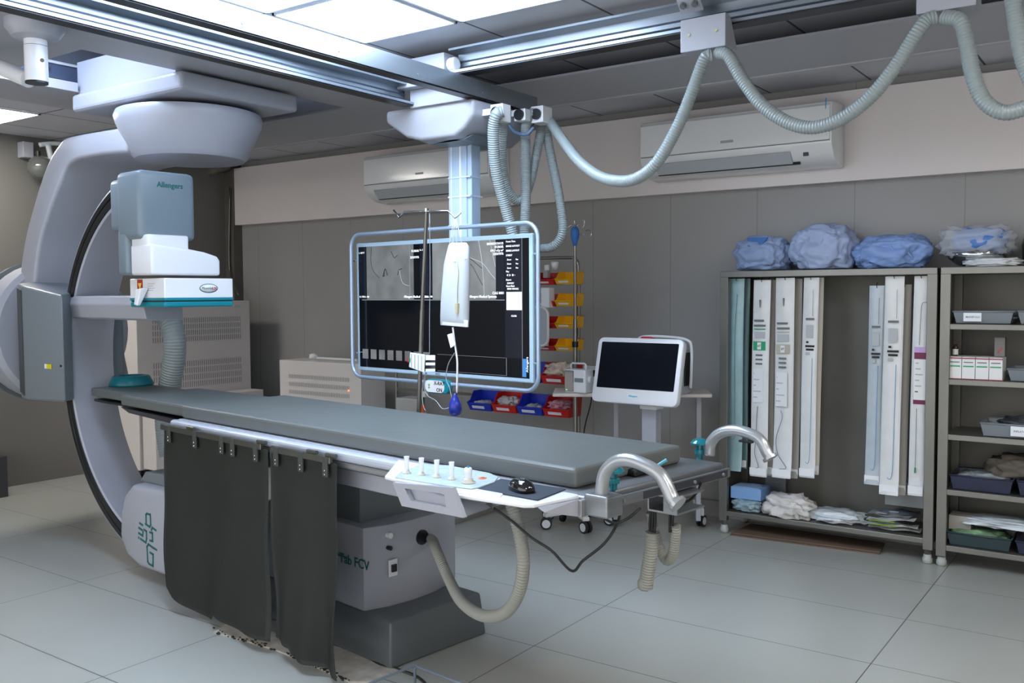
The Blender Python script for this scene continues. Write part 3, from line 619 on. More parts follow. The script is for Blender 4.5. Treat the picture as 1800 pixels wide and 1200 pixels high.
# flat steel end of the table
E_ = [(.0, -.345), (.115, -.28), (.115, .29), (.04, .395), (-.20, .395), (-.02, .29), (-.02, -.30)]
eb = tb(hexa([(-.05, -.345, .832), (.085, -.345, .832), (.105, .385, .832), (-.25, .385, .832), (-.05, -.345, .888), (.085, -.345, .888), (.105, .385, .888), (-.25, .385, .888)], .01, seg=3))
ep = obj('end_plate', eb, STEEL, T, smooth=40)
def ends(y0, y1, z0, z1, off, th, r=0):
    p0 = V((.085+(y0+.345)/.73*.02+off, y0, z0)); p1 = V((.085+(y1+.345)/.73*.02+off, y1, z0)); q = V((th, 0, 0)); h = V((0, 0, z1-z0))
    return tb(hexa([p0, p0+q, p1+q, p1, p0+h, p0+q+h, p1+q+h, p1+h], r))
ac = obj('accessory_rail', ends(-.27, .39, .842, .872, .012, .010, .001), STEEL, ep)
obj('rail_inset', ends(-.10, .37, .846, .868, .022, .002), mat('dark_inset', '#33343c', .35), ac)
b = newbm()
for y in (-.20, .04, .17, .34): p = TF.W(.108+(y+.345)/.73*.02, y, .857); cyl(p, p+TF.X*.006, .006, bm=b, seg=10)
obj('rail_bolt', b, SILVER, ac)
# release knobs
def knob(lx, ly, lab):
    return obj('release_knob', lathe([(.012, 0), (.012, .02), (.019, .02), (.019, .035), (.012, .036), (.012, .05), (.032, .052), (.033, .058), (.024, .068), (.01, .073), (0, .074)], TF.W(lx, ly, .887), 24), mat('teal_gloss', '#0f6f7c', .15, coat=.5), T, smooth=40, label=lab)
k1 = TF.z(1078, 860, .888); k2 = TF.z(1230, 806, .888)
knob(k1.x, k1.y, 'teal mushroom knob at the near corner'); knob(k2.x, k2.y, 'teal mushroom knob at the far corner')
# bent tube handles
def handle(pts, foot, Yl, label, flange=True):
    P = [TF.W(*TF.y(x, y, Yl)) for x, y in pts]
    t = thing('table_handle', label, 'handle', foot, TT, 'bent silver handles at the foot of the table')
    obj('tube', tube(crom(P, 6), .019, 16), mat('handle_silver', '#a4a8ab', .3, .55), t)
    if flange: d = (P[-1]-P[-2]).normalized(); obj('flange', cyl(P[-1]-d*.002, P[-1]+d*.007, .026), MATS['handle_silver'], t)
    return t
HY1, HY2 = -.315, .40
P0 = TF.y(1052, 870, HY1)
h1 = handle([(1059, 880), (1058, 858), (1064, 830), (1082, 812), (1105, 808), (1135, 818), (1158, 832), (1170, 850), (1182, 876), (1190, 884)], TF.W(.05, HY1, .83), HY1, 'bent silver tube handle at the near corner of the table end')
P0 = TF.z(1058, 868, .90); obj('clamp', tb(box((P0.x-.042, P0.y-.03, .838), (P0.x+.042, P0.y+.045, .90), .006)), STEEL, h1)
h2 = handle([(1247, 800), (1249, 780), (1260, 765), (1278, 757), (1300, 757), (1325, 765), (1338, 775), (1347, 793), (1353, 803)], TF.W(.05, HY2, .88), HY2, 'bent silver tube handle standing up at the far corner in front of the cabinet')
pb = TF.y(1247, 800, HY2); obj('clamp', tb(box((pb.x-.05, HY2-.04, .84), (pb.x+.03, HY2+.03, .878), .004)), STEEL, h2)
pm = TF.y(1300, 768, HY2); obj('grip_switch', tb(box((pm.x-.0, HY2-.008, pm.z-.016), (pm.x+.05, HY2+.008, pm.z-.008), .002)), BLACK, h2)
# channel under the near handle end with two hanging hoses
q = TF.y(1165, 905, -.24); 
cr = thing('cable_cradle', 'small steel U-shaped cradle under the end plate with cut hoses hanging from it', 'bracket', TF.W(.16, -.1, .74), TT)
a = az(1137, 908, .80); CRX = TF.L(a)
b = tb(box((.13, -.24, .815), (.135, -.02, .845))); 
b = newbm(); L0 = TF.z(1185, 869, .825)
cx0, cy0 = L0.x, L0.y
for (x0, x1, z0, z1) in ((-.06, .05, .0, .006), (-.06, -.055, 0, .055), (-.06, .05, .052, .058)): box((cx0+x0, cy0-.06, .775+z0), (cx0+x1, cy0+.10, .775+z1), bm=b)
box((cx0-.0, cy0-.061, .778), (cx0+.05, cy0-.056, .83), bm=b); obj('channel', tb(b), STEEL, cr)
def hp(x, y, Y): return TF.W(*TF.y(x, y, Y))
CY = cy0
t1 = tag(obj('cut_hose', hose([hp(1147, 935, CY), hp(1144, 970, CY), hp(1138, 1010, CY), hp(1135, 1032, CY)], .0245, .009, .1, 16), HOSED), 'long cut end of beige corrugated hose hanging straight down below the cradle', 'hose', 'cut hose ends at the table foot')
lathe_b = blob(hp(1134, 1026, CY), (.0245, .0245, .024), amp=0, sub=2); obj('closed_tip', lathe_b, HOSED, t1)
t2 = tag(obj('cut_hose', hose([hp(1144, 900, CY+.06), hp(1150, 930, CY+.07), hp(1160, 965, CY+.08), (hp(1172, 985, CY+.08)), hp(1182, 975, CY+.06), hp(1187, 945, CY+.04), hp(1188, 923, CY+.03)], .0175, .009, .1, 14), HOSED), 'short J-shaped piece of beige corrugated hose behind the straight one', 'hose', 'cut hose ends at the table foot')
for i, (xx, y0, y1, n, lab) in enumerate(((1148, 893, 945, 5, 'bundle of black cables dropping from the cradle into the long cut hose'), (1181, 888, 935, 3, 'bundle of black cables dropping into the J-shaped hose'))):
    b = newbm()
    for k in range(n): e = (k-(n-1)/2)*.006; tube(crom([hp(xx+e*300, y0, CY+.02*i), hp(xx-1+e*400, (y0+y1)/2, CY+.02*i+.004*(k % 2)), hp(xx-2+e*250, y1, CY+.02*i)], 5), .0048, 6, b)
    tag(obj('cable_bundle', b, RUBBER), lab, 'cables')
# black cables
def cable(pts, r, label, m=RUBBER, cat='cable', name='cable', fr=None):
    P = [hp(*p) for p in pts] if fr is None else pts
    return tag(obj(name, tube(crom(P, 8), r, 8), m), label, cat)
cable([(868, 893, -.46), (895, 912, -.44), (935, 945, -.42), (970, 968, -.4), (1005, 1003, -.36), (1025, 985, -.3), (1062, 955, -.25), (1085, 920, -.2), (1092, 890, -.12)], .0042, 'long dark cable sagging from the console socket to the table end')
cable([(1055, 895, -.34), (1062, 910, -.3), (1082, 919, -.25), (1105, 910, -.2), (1125, 893, -.15)], .0042, 'short black cable looping under the near handle clamp')
cable([(1234, 845, .2), (1225, 865, .2), (1210, 880, .15), (1192, 883, .05)], .004, 'thin black cable looping under the far side of the end plate')
# things on the table
rc = TF.z(231, 676, .94)
b = lathe([(.055, 0), (.125, 0), (.125, .012), (.105, .052), (.098, .058), (.072, .058), (.062, .03), (.055, .0)], TF.W(rc.x, rc.y, .938), 48, cap=False)
tag(obj('head_ring', b, mat('teal_gel', '#0c6c78', .3)), 'round teal gel head ring on the narrow head end of the table', 'head rest')
t = thing('footswitch_box', 'small black electronic box lying on the steel end plate behind the handle', 'box', TF.W(*TF.z(1115, 830, .89)))
e = TF.z(1112, 832, .889)
obj('case', tb(box((e.x-.055, e.y-.045, .889), (e.x+.045, e.y+.06, .912), .008)), BLACK, t); obj('pad', tb(box((e.x-.035, e.y-.03, .9115), (e.x+.01, e.y+.01, .9135))), SILVER, t)
p1, p2 = az(1150, 822, .905), az(1172, 808, .93); tag(obj('pen', cyl(p1, p2, .006), mat('cyan_plastic', '#4a9aa8', .3)), 'small cyan pen leaning between the black box and the mattress', 'pen')
# joystick console
CZ = .897
C_ = thing('control_console', 'white joystick console with deep handle hooked on the near side rail', 'control console', TF.W(-.5, -.45, .75), TT)
def cz(x, y, z=CZ): p = TF.z(x, y, z); return (p.x, p.y)
Y0, Y1 = -.50, -.345
pl = [(-.735, -.35), (-.735, -.40), (-.70, -.475), (-.40, -.60), (-.25, -.56), (-.25, -.35)]
out = [cz(676, 834), cz(700, 846), cz(790, 866), cz(796, 860), cz(870, 862), cz(893, 838), cz(770, 812), cz(730, 812)]
b = prism([(x, y, CZ-.012) for x, y in [cz(676, 836), cz(786, 864), cz(880, 872), cz(905, 845), (-.30, -.345), (-.74, -.345)]], (0, 0, .012), .004); obj('top_plate', tb(b), WHITE2, C_)
a0 = cz(690, 842); a1 = cz(786, 866); a2 = cz(885, 866)
fdir = TF.X*(a1[1]-a0[1])-TF.Y*(a1[0]-a0[0])
def cfp(x, y, off=0): return inplane(x, y, TF.W((a0[0]+a1[0])/2, (a0[1]+a1[1])/2-.012)+TF.Y*off, fdir)
k0, k1, k2, k3 = cfp(708, 887, .014), cfp(811, 911, .012), hp(874, 889, -.42), hp(735, 862, -.352)
k4 = TF.W(a0[0], a0[1]+.012, CZ-.012); k5 = TF.W(a1[0], a1[1]+.012, CZ-.012); k6 = TF.W(a2[0], -.40, CZ-.012); k7 = TF.W(a0[0], -.352, CZ-.012); k3 = TF.W(a0[0]+.03, -.352, k0.z)
k2b = TF.W(a2[0]-.02, -.352, k2.z); 
b = newbm(); lo = [b.verts.new(p) for p in (k0, k1, k2, TF.W(TF.L(k2).x+.0, -.352, k2.z), k3)]; hi = [b.verts.new(p) for p in (k4, k5, k6, TF.W(a2[0], -.352, CZ-.012), k7)]
b.faces.new(lo[::-1]); b.faces.new(hi)
for i in range(5): b.faces.new((lo[i], lo[(i+1) % 5], hi[(i+1) % 5], hi[i]))
bmesh.ops.recalc_face_normals(b, faces=b.faces); bev(b, .006); obj('body', b, WHITE, C_)
# handle plate with an opening
F = [cfp(*p) for p in ((690, 848), (794, 857), (814, 910), (706, 889))]; Ih = [cfp(*p) for p in ((711, 858), (781, 868), (784, 892), (722, 880))]
dn = TF.Y*.016
b = newbm(); A = [b.verts.new(p) for p in F]; B_ = [b.verts.new(p) for p in Ih]; A2 = [b.verts.new(p+dn) for p in F]; B2 = [b.verts.new(p+dn) for p in Ih]
for i in range(4):
    j = (i+1) % 4; b.faces.new((A[i], A[j], B_[j], B_[i])); b.faces.new((A2[i], B2[i], B2[j], A2[j])); b.faces.new((A[i], A2[i], A2[j], A[j])); b.faces.new((B_[i], B_[j], B2[j], B2[i]))
bmesh.ops.recalc_face_normals(b, faces=b.faces); obj('pull_handle', b, WHITE, C_)
kp = [cz(x, y, CZ+.004) for x, y in ((694, 838), (705, 829), (742, 815), (790, 818), (860, 831), (876, 838), (870, 846), (842, 856), (828, 858), (780, 852))]
kb = obj('key_panel', tb(prism([(x, y, CZ) for x, y in kp], (0, 0, .005), .002)), mat('keypad_blue', '#b9cbd2', .25, noise=.12, scale=40), C_)
jm = mat('ivory_plastic', '#dcdcd2', .35)
for (x, y) in ((715, 831), (741, 834), (768, 838), (794, 842)):
    p = TF.W(*cz(x, y, CZ+.006), CZ+.005)
    j = obj('joystick', lathe([(.0, .004), (.006, .004), (.007, .02), (.0085, .05), (.009, .054), (0, .055)], p, 14), WHITE2, C_, smooth=40)
    obj('boot', lathe([(.014, 0), (.013, .004), (.008, .008), (.006, .012)], p, 14), jm, j)
p = TF.W(*cz(823, 848, CZ+.006), CZ+.005)
j = obj('joystick', lathe([(.011, .008), (.011, .03), (.013, .034), (.012, .044), (.009, .047), (0, .047)], p, 18), WHITE2, C_, smooth=40, label='thick joystick with a blue button')
obj('boot', lathe([(.021, 0), (.022, .004), (.014, .008), (.016, .012), (.011, .016)], p, 18), jm, j); obj('button', cyl(p+UP*.047, p+UP*.051, .004), mat('button_blue', '#2f8fd0', .3), j)
p = TF.W(*cz(848, 840, CZ+.006), CZ+.0052); obj('stop_button', lathe([(0, 0), (.013, 0), (.013, .002), (0, .002)], p, 20), mat('orange', '#f09060', .4), C_)
obj('stop_mark', lathe([(0, .002), (.006, .002), (.006, .003), (0, .003)], p, 16), RED, C_)
p = hp(857, 886, -.46); obj('socket', panel(p, (TF.X+TF.Y*.9), UP, .028, .028, .006), BLACK, C_)
# instrument tray with mouse mat
MT = thing('mouse_tray', 'white metal tray beside the console carrying the mouse mat', 'tray', TF.W(-.15, -.4, .8), TT)
b = prism([(x, y, CZ-.014) for x, y in [cz(800, 866), cz(920, 884), cz(938, 884), cz(1018, 868), (0.06, -.347), (-.34, -.347)]], (0, 0, .010), .003); obj('plate', tb(b), WHITE2, MT)
q0, q1 = cz(945, 884), cz(1017, 870)
b = hexa([(q0[0]+.015, q0[1]+.01, .872), (q1[0], q1[1], .835), (q1[0], q1[1]+.012, .835), (q0[0]+.015, q0[1]+.022, .872), (q0[0], q0[1], .885), (q1[0], q1[1], .885), (q1[0], q1[1]+.012, .885), (q0[0], q0[1]+.012, .885)]); obj('side_gusset', tb(b), WHITE, MT)
obj('hinge', tb(box((q1[0]-.01, q1[1]-.002, .835), (q1[0]+.012, -.345, .883), .002)), SILVER, MT)
obj('bolt', cyl(TF.W(q1[0]-.03, q1[1]+.002, .865), TF.W(q1[0]-.03, q1[1]-.008, .865), .006), STEELD, MT)
mq = [cz(x, y, CZ) for x, y in ((839, 859), (880, 841), (995, 859), (945, 878))]
tag(obj('mouse_mat', tb(prism([(x, y, CZ-.0035) for x, y in mq], (0, 0, .004), .0015)), mat('navy_mat', '#2a3442', .7)), 'dark navy rectangular mouse mat on the white tray', 'mouse mat')
mc = TF.W(*cz(917, 862, CZ), CZ)
b = blob((0, 0, 0), (.031, .052, .036), amp=0, sub=3, flat=0); b.transform(Matrix.Translation(mc) @ Matrix.Rotation(math.radians(62), 4, 'Z'))
mo = tag(obj('mouse', b, GLOSSBLK), 'glossy black computer mouse on the dark mat', 'mouse')
wd_ = V((math.cos(math.radians(62)), math.sin(math.radians(62)), 0)); wc = mc+V((-wd_.y, wd_.x, 0))*.030+UP*.022; obj('wheel', cyl(wc-wd_*.003, wc+wd_*.003, .009), BLACK, mo)
# table base hose
hose_pts = [onright(735, 942)-TF.X*.0, onright(745, 944)+TF.X*.05] + [hp(x, y, Y) for x, y, Y in ((768, 968, -.03), (788, 1015, -.10), (812, 1058, -.2), (850, 1082, -.3), (888, 1076, -.36), (912, 1040, -.4), (920, 990, -.41), (915, 945, -.41), (905, 905, -.41), (898, 882, -.41))]
tag(obj('corrugated_hose', hose(hose_pts, .0205, .009, .1, 14), HOSED), 'beige corrugated hose looping from the white pedestal up under the console', 'hose')
# ------------------------------------------------------------------ lead curtains
def curtain(label, x0, x1, bot, clips, seed):
    t = thing('lead_curtain', label, 'lead curtain', TF.W((x0+x1)/2, -.37, .05), TT, 'dark lead curtains hung on the near rail')
    nx, nz = 28, 40; b = newbm(); Vv = []
    for i in range(nx+1):
        u = i/nx; col = []
        for k in range(nz+1):
            v = k/nz; x = x0+(x1-x0)*u; zb_ = bot(u); z = .845+(zb_-.845)*v
            y = -.365-.018*math.sin(u*9+seed)*v-.012*math.sin(u*17+v*3+seed*2)*v*v-.01*v
            edge = (.016*math.sin(v*9+seed)*v)*(1 if u > .5 else -1)*abs(2*u-1)**3
            col.append(b.verts.new((x+edge, y, z)))
        Vv.append(col)
    for i in range(nx):
        for k in range(nz): b.faces.new((Vv[i][k], Vv[i+1][k], Vv[i+1][k+1], Vv[i][k+1])).smooth = True
    r = bmesh.ops.solidify(b, geom=b.faces[:], thickness=.004)
    obj('sheet', tb(b), LEAD, t)
    for c in clips:
        k = obj('strap', tb(box((c-.016, -.382, .79), (c+.016, -.374, .866), .002)), LEAD, t)
        s = newbm()
        for dz in (.800, .815): lathe([(.0045, 0), (.003, .003), (0, .0035)], (0, 0, 0), 8, bm=s, M=Matrix.Translation((c, -.382, dz)) @ Matrix.Rotation(PI/2, 4, 'X'))
        obj('rivets', tb(s), CHROME, k)
    return t
c1 = curtain('wide dark grey lead curtain hanging from the table rail nearer the gantry', -2.41, -1.53, lambda u: .10-.075*min(1, u*3)+.03*(u > .45), (-2.34, -2.10, -1.87, -1.78, -1.60), 1)
c2 = curtain('narrower dark grey lead curtain hanging right beside the pedestal lettering', -1.515, -1.065, lambda u: .055-.02*u+.02*(u < .3), (-1.45, -1.28, -1.12), 4)
for cc_, a, bq in ((c1, -2.42, -1.56), (c2, -1.49, -1.09)):
    obj('hanging_bar', tb(join(box((a, -.380, .842), (bq, -.366, .868), .003), join(cyl((bq-.03, -.373, .874), (bq+.03, -.373, .874), .008), cyl((a+.25, -.373, .874), (a+.31, -.373, .874), .008)))), STEELD, cc_)
# floor filler patch
pts = [az(*p, 0) for p in ((376, 1112), (398, 1098), (450, 1106), (600, 1140), (680, 1170), (700, 1180), (650, 1200), (615, 1200), (580, 1185), (540, 1165), (480, 1142), (430, 1127))]
b = prism([V((p.x, p.y, .0)) for p in pts], (0, 0, .006)); tag(obj('floor_patch', b, mat('floor_filler', '#b9b2a6', .8, noise=.25, scale=14)), 'rough patch of pale floor filler with chipped edge in front of the lead curtains', 'floor patch')
rnd = random.Random(3); b = newbm()
edge = [(376, 1112), (430, 1127), (480, 1142), (540, 1165), (580, 1185), (615, 1200)]
for k in range(90):
    i = rnd.randrange(5); u = rnd.random(); x = edge[i][0]+(edge[i+1][0]-edge[i][0])*u; y = edge[i][1]+(edge[i+1][1]-edge[i][1])*u-rnd.random()**2*9
    p = az(x, y, .007); r_ = rnd.uniform(.0012, .004); hexa([p+V((r_*rnd.uniform(.5, 2.5)*a_, r_*rnd.uniform(.5, 1.2)*c_, z_)) for z_ in (-.002, .003) for a_, c_ in ((-1, -1), (1, -1), (1, 1), (-1, 1))], 0, bm=b)
tag(obj('floor_chips', b, mat('dark_rubble', '#2e2a24', .9)), 'dark crumbled chips along the broken floor edge', 'rubble'); bpy.data.objects['floor_chips']['kind'] = 'stuff'
fc_ = [az(640, 1150, .006), az(668, 1168, .006), az(700, 1176, .006), az(735, 1190, .006), az(760, 1215, .006)]
tag(obj('cable', tube(crom(fc_, 6), .006, 6), STEELD), 'grey cable lying on the floor along the front of the pedestal plinth', 'cable')
# wire stand at the bottom edge
wp = [az(722, 1200, .02), az(722, 1172, .09), az(729, 1169, .09), az(815, 1203, .09), az(900, 1240, .09)]
base = az(729, 1169, .09)
q0 = V((base.x, base.y, 0)); D_ = (az(815, 1203, .09)-base).normalized()
b = tube([q0, base-UP*.012, base+D_*.012, base+D_*.34, base+D_*.352-UP*.012, base+D_*.352-UP*.09], .005, 8)
sd = D_.cross(UP)*.25; tube([q0+sd, base-UP*.012+sd, base+D_*.012+sd, base+D_*.34+sd, base+D_*.352-UP*.012+sd, base+D_*.352-UP*.09+sd], .005, 8, b); cyl(base, base+sd, .005, bm=b); cyl(base+D_*.34, base+D_*.34+sd, .005, bm=b)
tag(obj('wire_stand', b, mat('pale_wire', '#93a0ae', .35, .6)), 'low pale wire stand on the floor at the bottom edge of the picture', 'wire stand')
# ------------------------------------------------------------------ drip pole clamped to the far rail
VY = .37
def vp(x, y, o=0): return hp(x, y, VY+o)
t = thing('drip_pole', 'thin steel drip pole with hook crossbar clamped to the far side of the table', 'drip pole', vp(735, 718))
pb_ = vp(735, 722); pb_.z = .84
obj('pole', join(cyl(pb_, vp(742, 545), .0105), cyl(vp(742, 545), vp(750, 367), .0085)), STEELD, t); obj('tip', cyl(vp(750, 372), vp(750, 366), .010), CHROME, t)
hk = [(692, 369), (702, 382), (712, 372), (750, 372), (788, 371), (796, 378), (800, 383), (810, 374)]
obj('hook_bar', tube([vp(*p) for p in hk], .0042, 8), CHROME, t)
obj('clamp', tb(box((TF.L(pb_).x-.025, .335, .835), (TF.L(pb_).x+.025, .395, .895), .005)), STEELD, t)
# pressure bag
t = thing('pressure_bag', 'translucent white pressure infusion bag hanging from the hook in front of the display', 'infusion bag', vp(802, 500))
a = vp(786, 428); e = vp(822, 428); 
prof = [(790, 431), (795, 426), (818, 426), (823, 433), (824, 470), (822, 575), (776, 571), (777, 540), (780, 500), (784, 455)]
b = newbm(); cen = vp(801, 500)
pts = [vp(*p) for p in prof]; n_ = TF.Y
fr = [b.verts.new(p-n_*.006) for p in pts]; bk = [b.verts.new(p+n_*.006) for p in pts]; fi = [b.verts.new(cen+(p-cen)*.8-n_*.024) for p in pts]; bi = [b.verts.new(cen+(p-cen)*.8+n_*.024) for p in pts]
N_ = len(pts)
for i in range(N_):
    j = (i+1) % N_; b.faces.new((fr[i], fr[j], fi[j], fi[i])); b.faces.new((bk[j], bk[i], bi[i], bi[j])); b.faces.new((fr[j], fr[i], bk[i], bk[j]))
b.faces.new(fi); b.faces.new(bi[::-1]); bmesh.ops.recalc_face_normals(b, faces=b.faces)
obj('bag', b, mat('milky_bag', '#bcc4c9', .35, bump=.15, bscale=20, emit=None), t, smooth=50)
b = newbm()
for (x0, x1) in ((799, 790), (800, 796), (801, 803), (801, 812)): tube([vp(x0, 382), vp((x0+x1)/2, 405), vp(x1, 429)], .0014, 5, b)
obj('strings', b, PAPER, t); obj('drip_chamber', cyl(vp(804, 533, -.028), vp(803, 550, -.028), .0095), mat('amber_drip', '#b8b28c', .3), t)
obj('chamber_line', tube([vp(803, 455, -.028), vp(806, 480, -.028), vp(804, 505, -.028), vp(804, 533, -.028)], .0016, 6), MATS['amber_drip'], t)
obj('hem', hexa([vp(777, 571, -.012), vp(822, 575, -.012), vp(822, 575, .012), vp(777, 571, .012), vp(779, 560, -.016), vp(823, 563, -.016), vp(823, 563, .016), vp(779, 560, .016)], .002), WHITE2, t)
obj('seam', tube([vp(784, 456, -.012), vp(800, 460, -.027), vp(822, 454, -.012)], .0015, 6), mat('seam', '#b9c6d0', .5), t)
obj('tube', tube(crom([vp(796, 575), vp(799, 600), (vp(802, 620)), vp(804, 640), vp(803, 690)], 6), .0042, 8), WHITE2, t)
obj('clamp_block', hexa([vp(792, 612, -.01), vp(801, 606, -.01), vp(801, 606, .01), vp(792, 612, .01), vp(786, 588, -.01), vp(795, 585, -.01), vp(795, 585, .01), vp(786, 588, .01)], .003), WHITE2, t)
ct = vp(800, 713)
tag(obj('squeeze_bulb', lathe([(0, -.045), (.012, -.044), (.024, -.035), (.029, -.015), (.027, .008), (.017, .032), (.008, .044), (.007, .055), (0, .055)], ct, 24), mat('royal_blue_rubber', '#1c2f8f', .3)), 'royal blue rubber squeeze bulb at the end of the pressure bag tube', 'bulb')
# transducer holder
t = thing('transducer_holder', 'white ribbed transducer holder with red and green tag on the drip pole', 'transducer holder', vp(742, 636))
b = hexa([vp(719, 645, -.05), vp(746, 655, -.05), vp(746, 655, .0), vp(719, 645, .0), vp(721, 619, -.05), vp(747, 623, -.05), vp(747, 623, .0), vp(721, 619, .0)], .003); obj('block', b, WHITE2, t)
b = newbm()
for k in range(4): x = 723+6*k; cyl(vp(x, 645+k*2, -.052), vp(x, 622+k*1, -.052), .0022, bm=b, seg=6)
obj('ribs', b, mat('rib_grey', '#b3b8be', .5), t)
for (y0, y1) in ((624, 633), (637, 642), (648, 653)): obj('channel_rib', hexa([vp(748, y1, -.045), vp(765, y1, -.045), vp(765, y1, 0), vp(748, y1, 0), vp(748, y0, -.045), vp(765, y0, -.045), vp(765, y0, 0), vp(748, y0, 0)], .001), WHITE2, t)
obj('channel_back', hexa([vp(748, 652, -.0), vp(765, 653, 0), vp(765, 653, .01), vp(748, 652, .01), vp(748, 624, 0), vp(765, 625, 0), vp(765, 625, .01), vp(748, 624, .01)]), mat('shadow_grey', '#8d9298', .5), t)
obj('green_tag', panel(vp(720, 632, -.052), TF.X, UP, .008, .02, .002), mat('green', '#1f8a5a', .4), t); obj('red_tag', panel(vp(717, 632, -.051), TF.X, UP, .006, .022, .002), RED, t)
LN = mat('clear_line', '#9ba3a8', .25)
tag(obj('drip_line', tube(crom([vp(755, 374), vp(756, 480), vp(755, 560), vp(755, 622)], 4), .0014, 6), LN), 'thin clear line dropping straight from the crossbar to the transducer holder', 'infusion line', 'clear infusion lines')
tag(obj('drip_line', tube(crom([vp(748, 655), vp(746, 680), vp(752, 695), vp(766, 704), vp(778, 718), vp(792, 716)], 6), .0022, 6), LN), 'clear line curving from the transducer holder to the blue bulb', 'infusion line', 'clear infusion lines')
tag(obj('drip_line', tube(crom([vp(799, 620), vp(788, 640), vp(784, 665), vp(790, 680), vp(794, 700)], 6), .0018, 6), LN), 'clear line hanging in a bow left of the pressure bag tube', 'infusion line', 'clear infusion lines')
tag(obj('drip_line', tube(crom([vp(750, 655), vp(745, 668), vp(742, 690), vp(744, 712), (vp(748, 722))], 6), .0022, 6), LN), 'clear line falling behind the table beside the drip pole', 'infusion line', 'clear infusion lines')
# ------------------------------------------------------------------ air conditioners on the bulkhead
def aircon(label, x0, x1, bulb):
    t = thing('air_conditioner', label, 'air conditioner', ((x0+x1)/2, 5.62, 2.2), 0, 'wall air conditioners on the bulkhead')
    pr = [(5.618, 2.19), (5.50, 2.20), (5.42, 2.235), (5.37, 2.30), (5.365, 2.32), (5.362, 2.52), (5.375, 2.545), (5.618, 2.56)]
    obj('body', prism([(x0, y, z) for y, z in pr], (x1-x0, 0, 0), .008, seg=2), mat('ac_white', '#eceeee', .18, coat=.3), t, smooth=35)
    obj('front_panel', prism([(x0+.01, y, z) for y, z in ((5.366, 2.325), (5.355, 2.33), (5.354, 2.52), (5.366, 2.53))], (x1-x0-.02, 0, 0), .003), MATS['ac_white'], t)
    obj('louvre', prism([(x0+.10, y, z) for y, z in ((5.432, 2.222), (5.376, 2.283), (5.370, 2.276), (5.424, 2.214))], (x1-x0-.34, 0, 0), .002), mat('ac_grey', '#b7bcc0', .3), t)
    obj('outlet_slot', prism([(x0+.10, y, z) for y, z in ((5.445, 2.222), (5.432, 2.226), (5.425, 2.214), (5.44, 2.21))], (x1-x0-.30, 0, 0)), INK, t)
    obj('seam_line', prism([(x0+.01, y, z) for y, z in ((5.372, 2.322), (5.361, 2.322), (5.361, 2.327), (5.372, 2.327))], (x1-x0-.02, 0, 0)), DKSHELL, t)
    obj('display_window', box((x1-.17, 5.392, 2.25), (x1-.14, 5.40, 2.275)), BLACK, t)
    obj('maker_mark', box((x0+.55, 5.3525, 2.365), (x0+.63, 5.354, 2.38)), mat('faint_grey', '#a8aaae', .4), t)
    if bulb: obj('blue_film_tab', box((x1-.035, 5.353, 2.50), (x1-.03, 5.355, 2.56)), mat('film_blue', '#38a0e0', .4), t)
    return t
aircon('white wall air conditioner behind the monitor column', -5.22, -3.98, False)
aircon('white wall air conditioner at the right behind the festoon hoses', -2.78, -1.57, True)
# ------------------------------------------------------------------ steel cabinets
FY = 5.29; BKY = 5.68
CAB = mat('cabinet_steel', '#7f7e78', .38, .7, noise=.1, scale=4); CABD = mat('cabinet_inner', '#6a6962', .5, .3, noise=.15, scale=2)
def cabinet(name, label, x0, x1, top, bot, shelves):
    t = thing(name, label, 'cabinet', ((x0+x1)/2, 5.48, 0), 0)
    w_ = .05
    obj('back_panel', box((x0+.01, BKY-.012, bot), (x1-.01, BKY, top)), CABD, t)
    for s, xa in ((0, x0), (1, x1-.012)): obj('side_panel', box((xa+.002, FY+.03, bot), (xa+.010, BKY-.012, top)), CABD, t)
    for xa in (x0, x1-w_): obj('post', box((xa, FY, bot-.035), (xa+w_, FY+.035, top), .002), CAB, t)
    for xa in (x0, x1-w_): obj('post', box((xa, BKY-.05, bot-.035), (xa+w_, BKY-.013, top), .002), CAB, t)
    obj('top_panel', box((x0, FY-.002, top-.035), (x1, BKY, top+.002), .003), CAB, t)
    for z in shelves: obj('shelf', box((x0+.03, FY+.004, z-.03), (x1-.03, BKY-.014, z), .003), CAB, t)
    for xa in (x0+.025, x1-.03):
        for ya in (FY+.03, BKY-.04):
            f = obj('foot', cyl((xa, ya, .05), (xa, ya, bot-.03), .017, seg=4), CAB, t)
            obj('glide', lathe([(0, .0), (.02, .0), (.026, .01), (.026, .03), (.021, .035), (.021, .05), (0, .05)], (xa, ya, 0), 20), mat('grey_rubber_foot', '#a8aca8', .5), f)
    return t
cabinet('steel_cabinet', 'open steel cabinet with long white catheter packs hanging inside', -2.20, -.99, 1.59, .115, [.140])
cabinet('steel_shelf_cabinet', 'open steel cabinet with shelves of plastic trays at the right edge', -.975, .30, 1.59, .092, [.118, .418, .712, 1.004, 1.295])
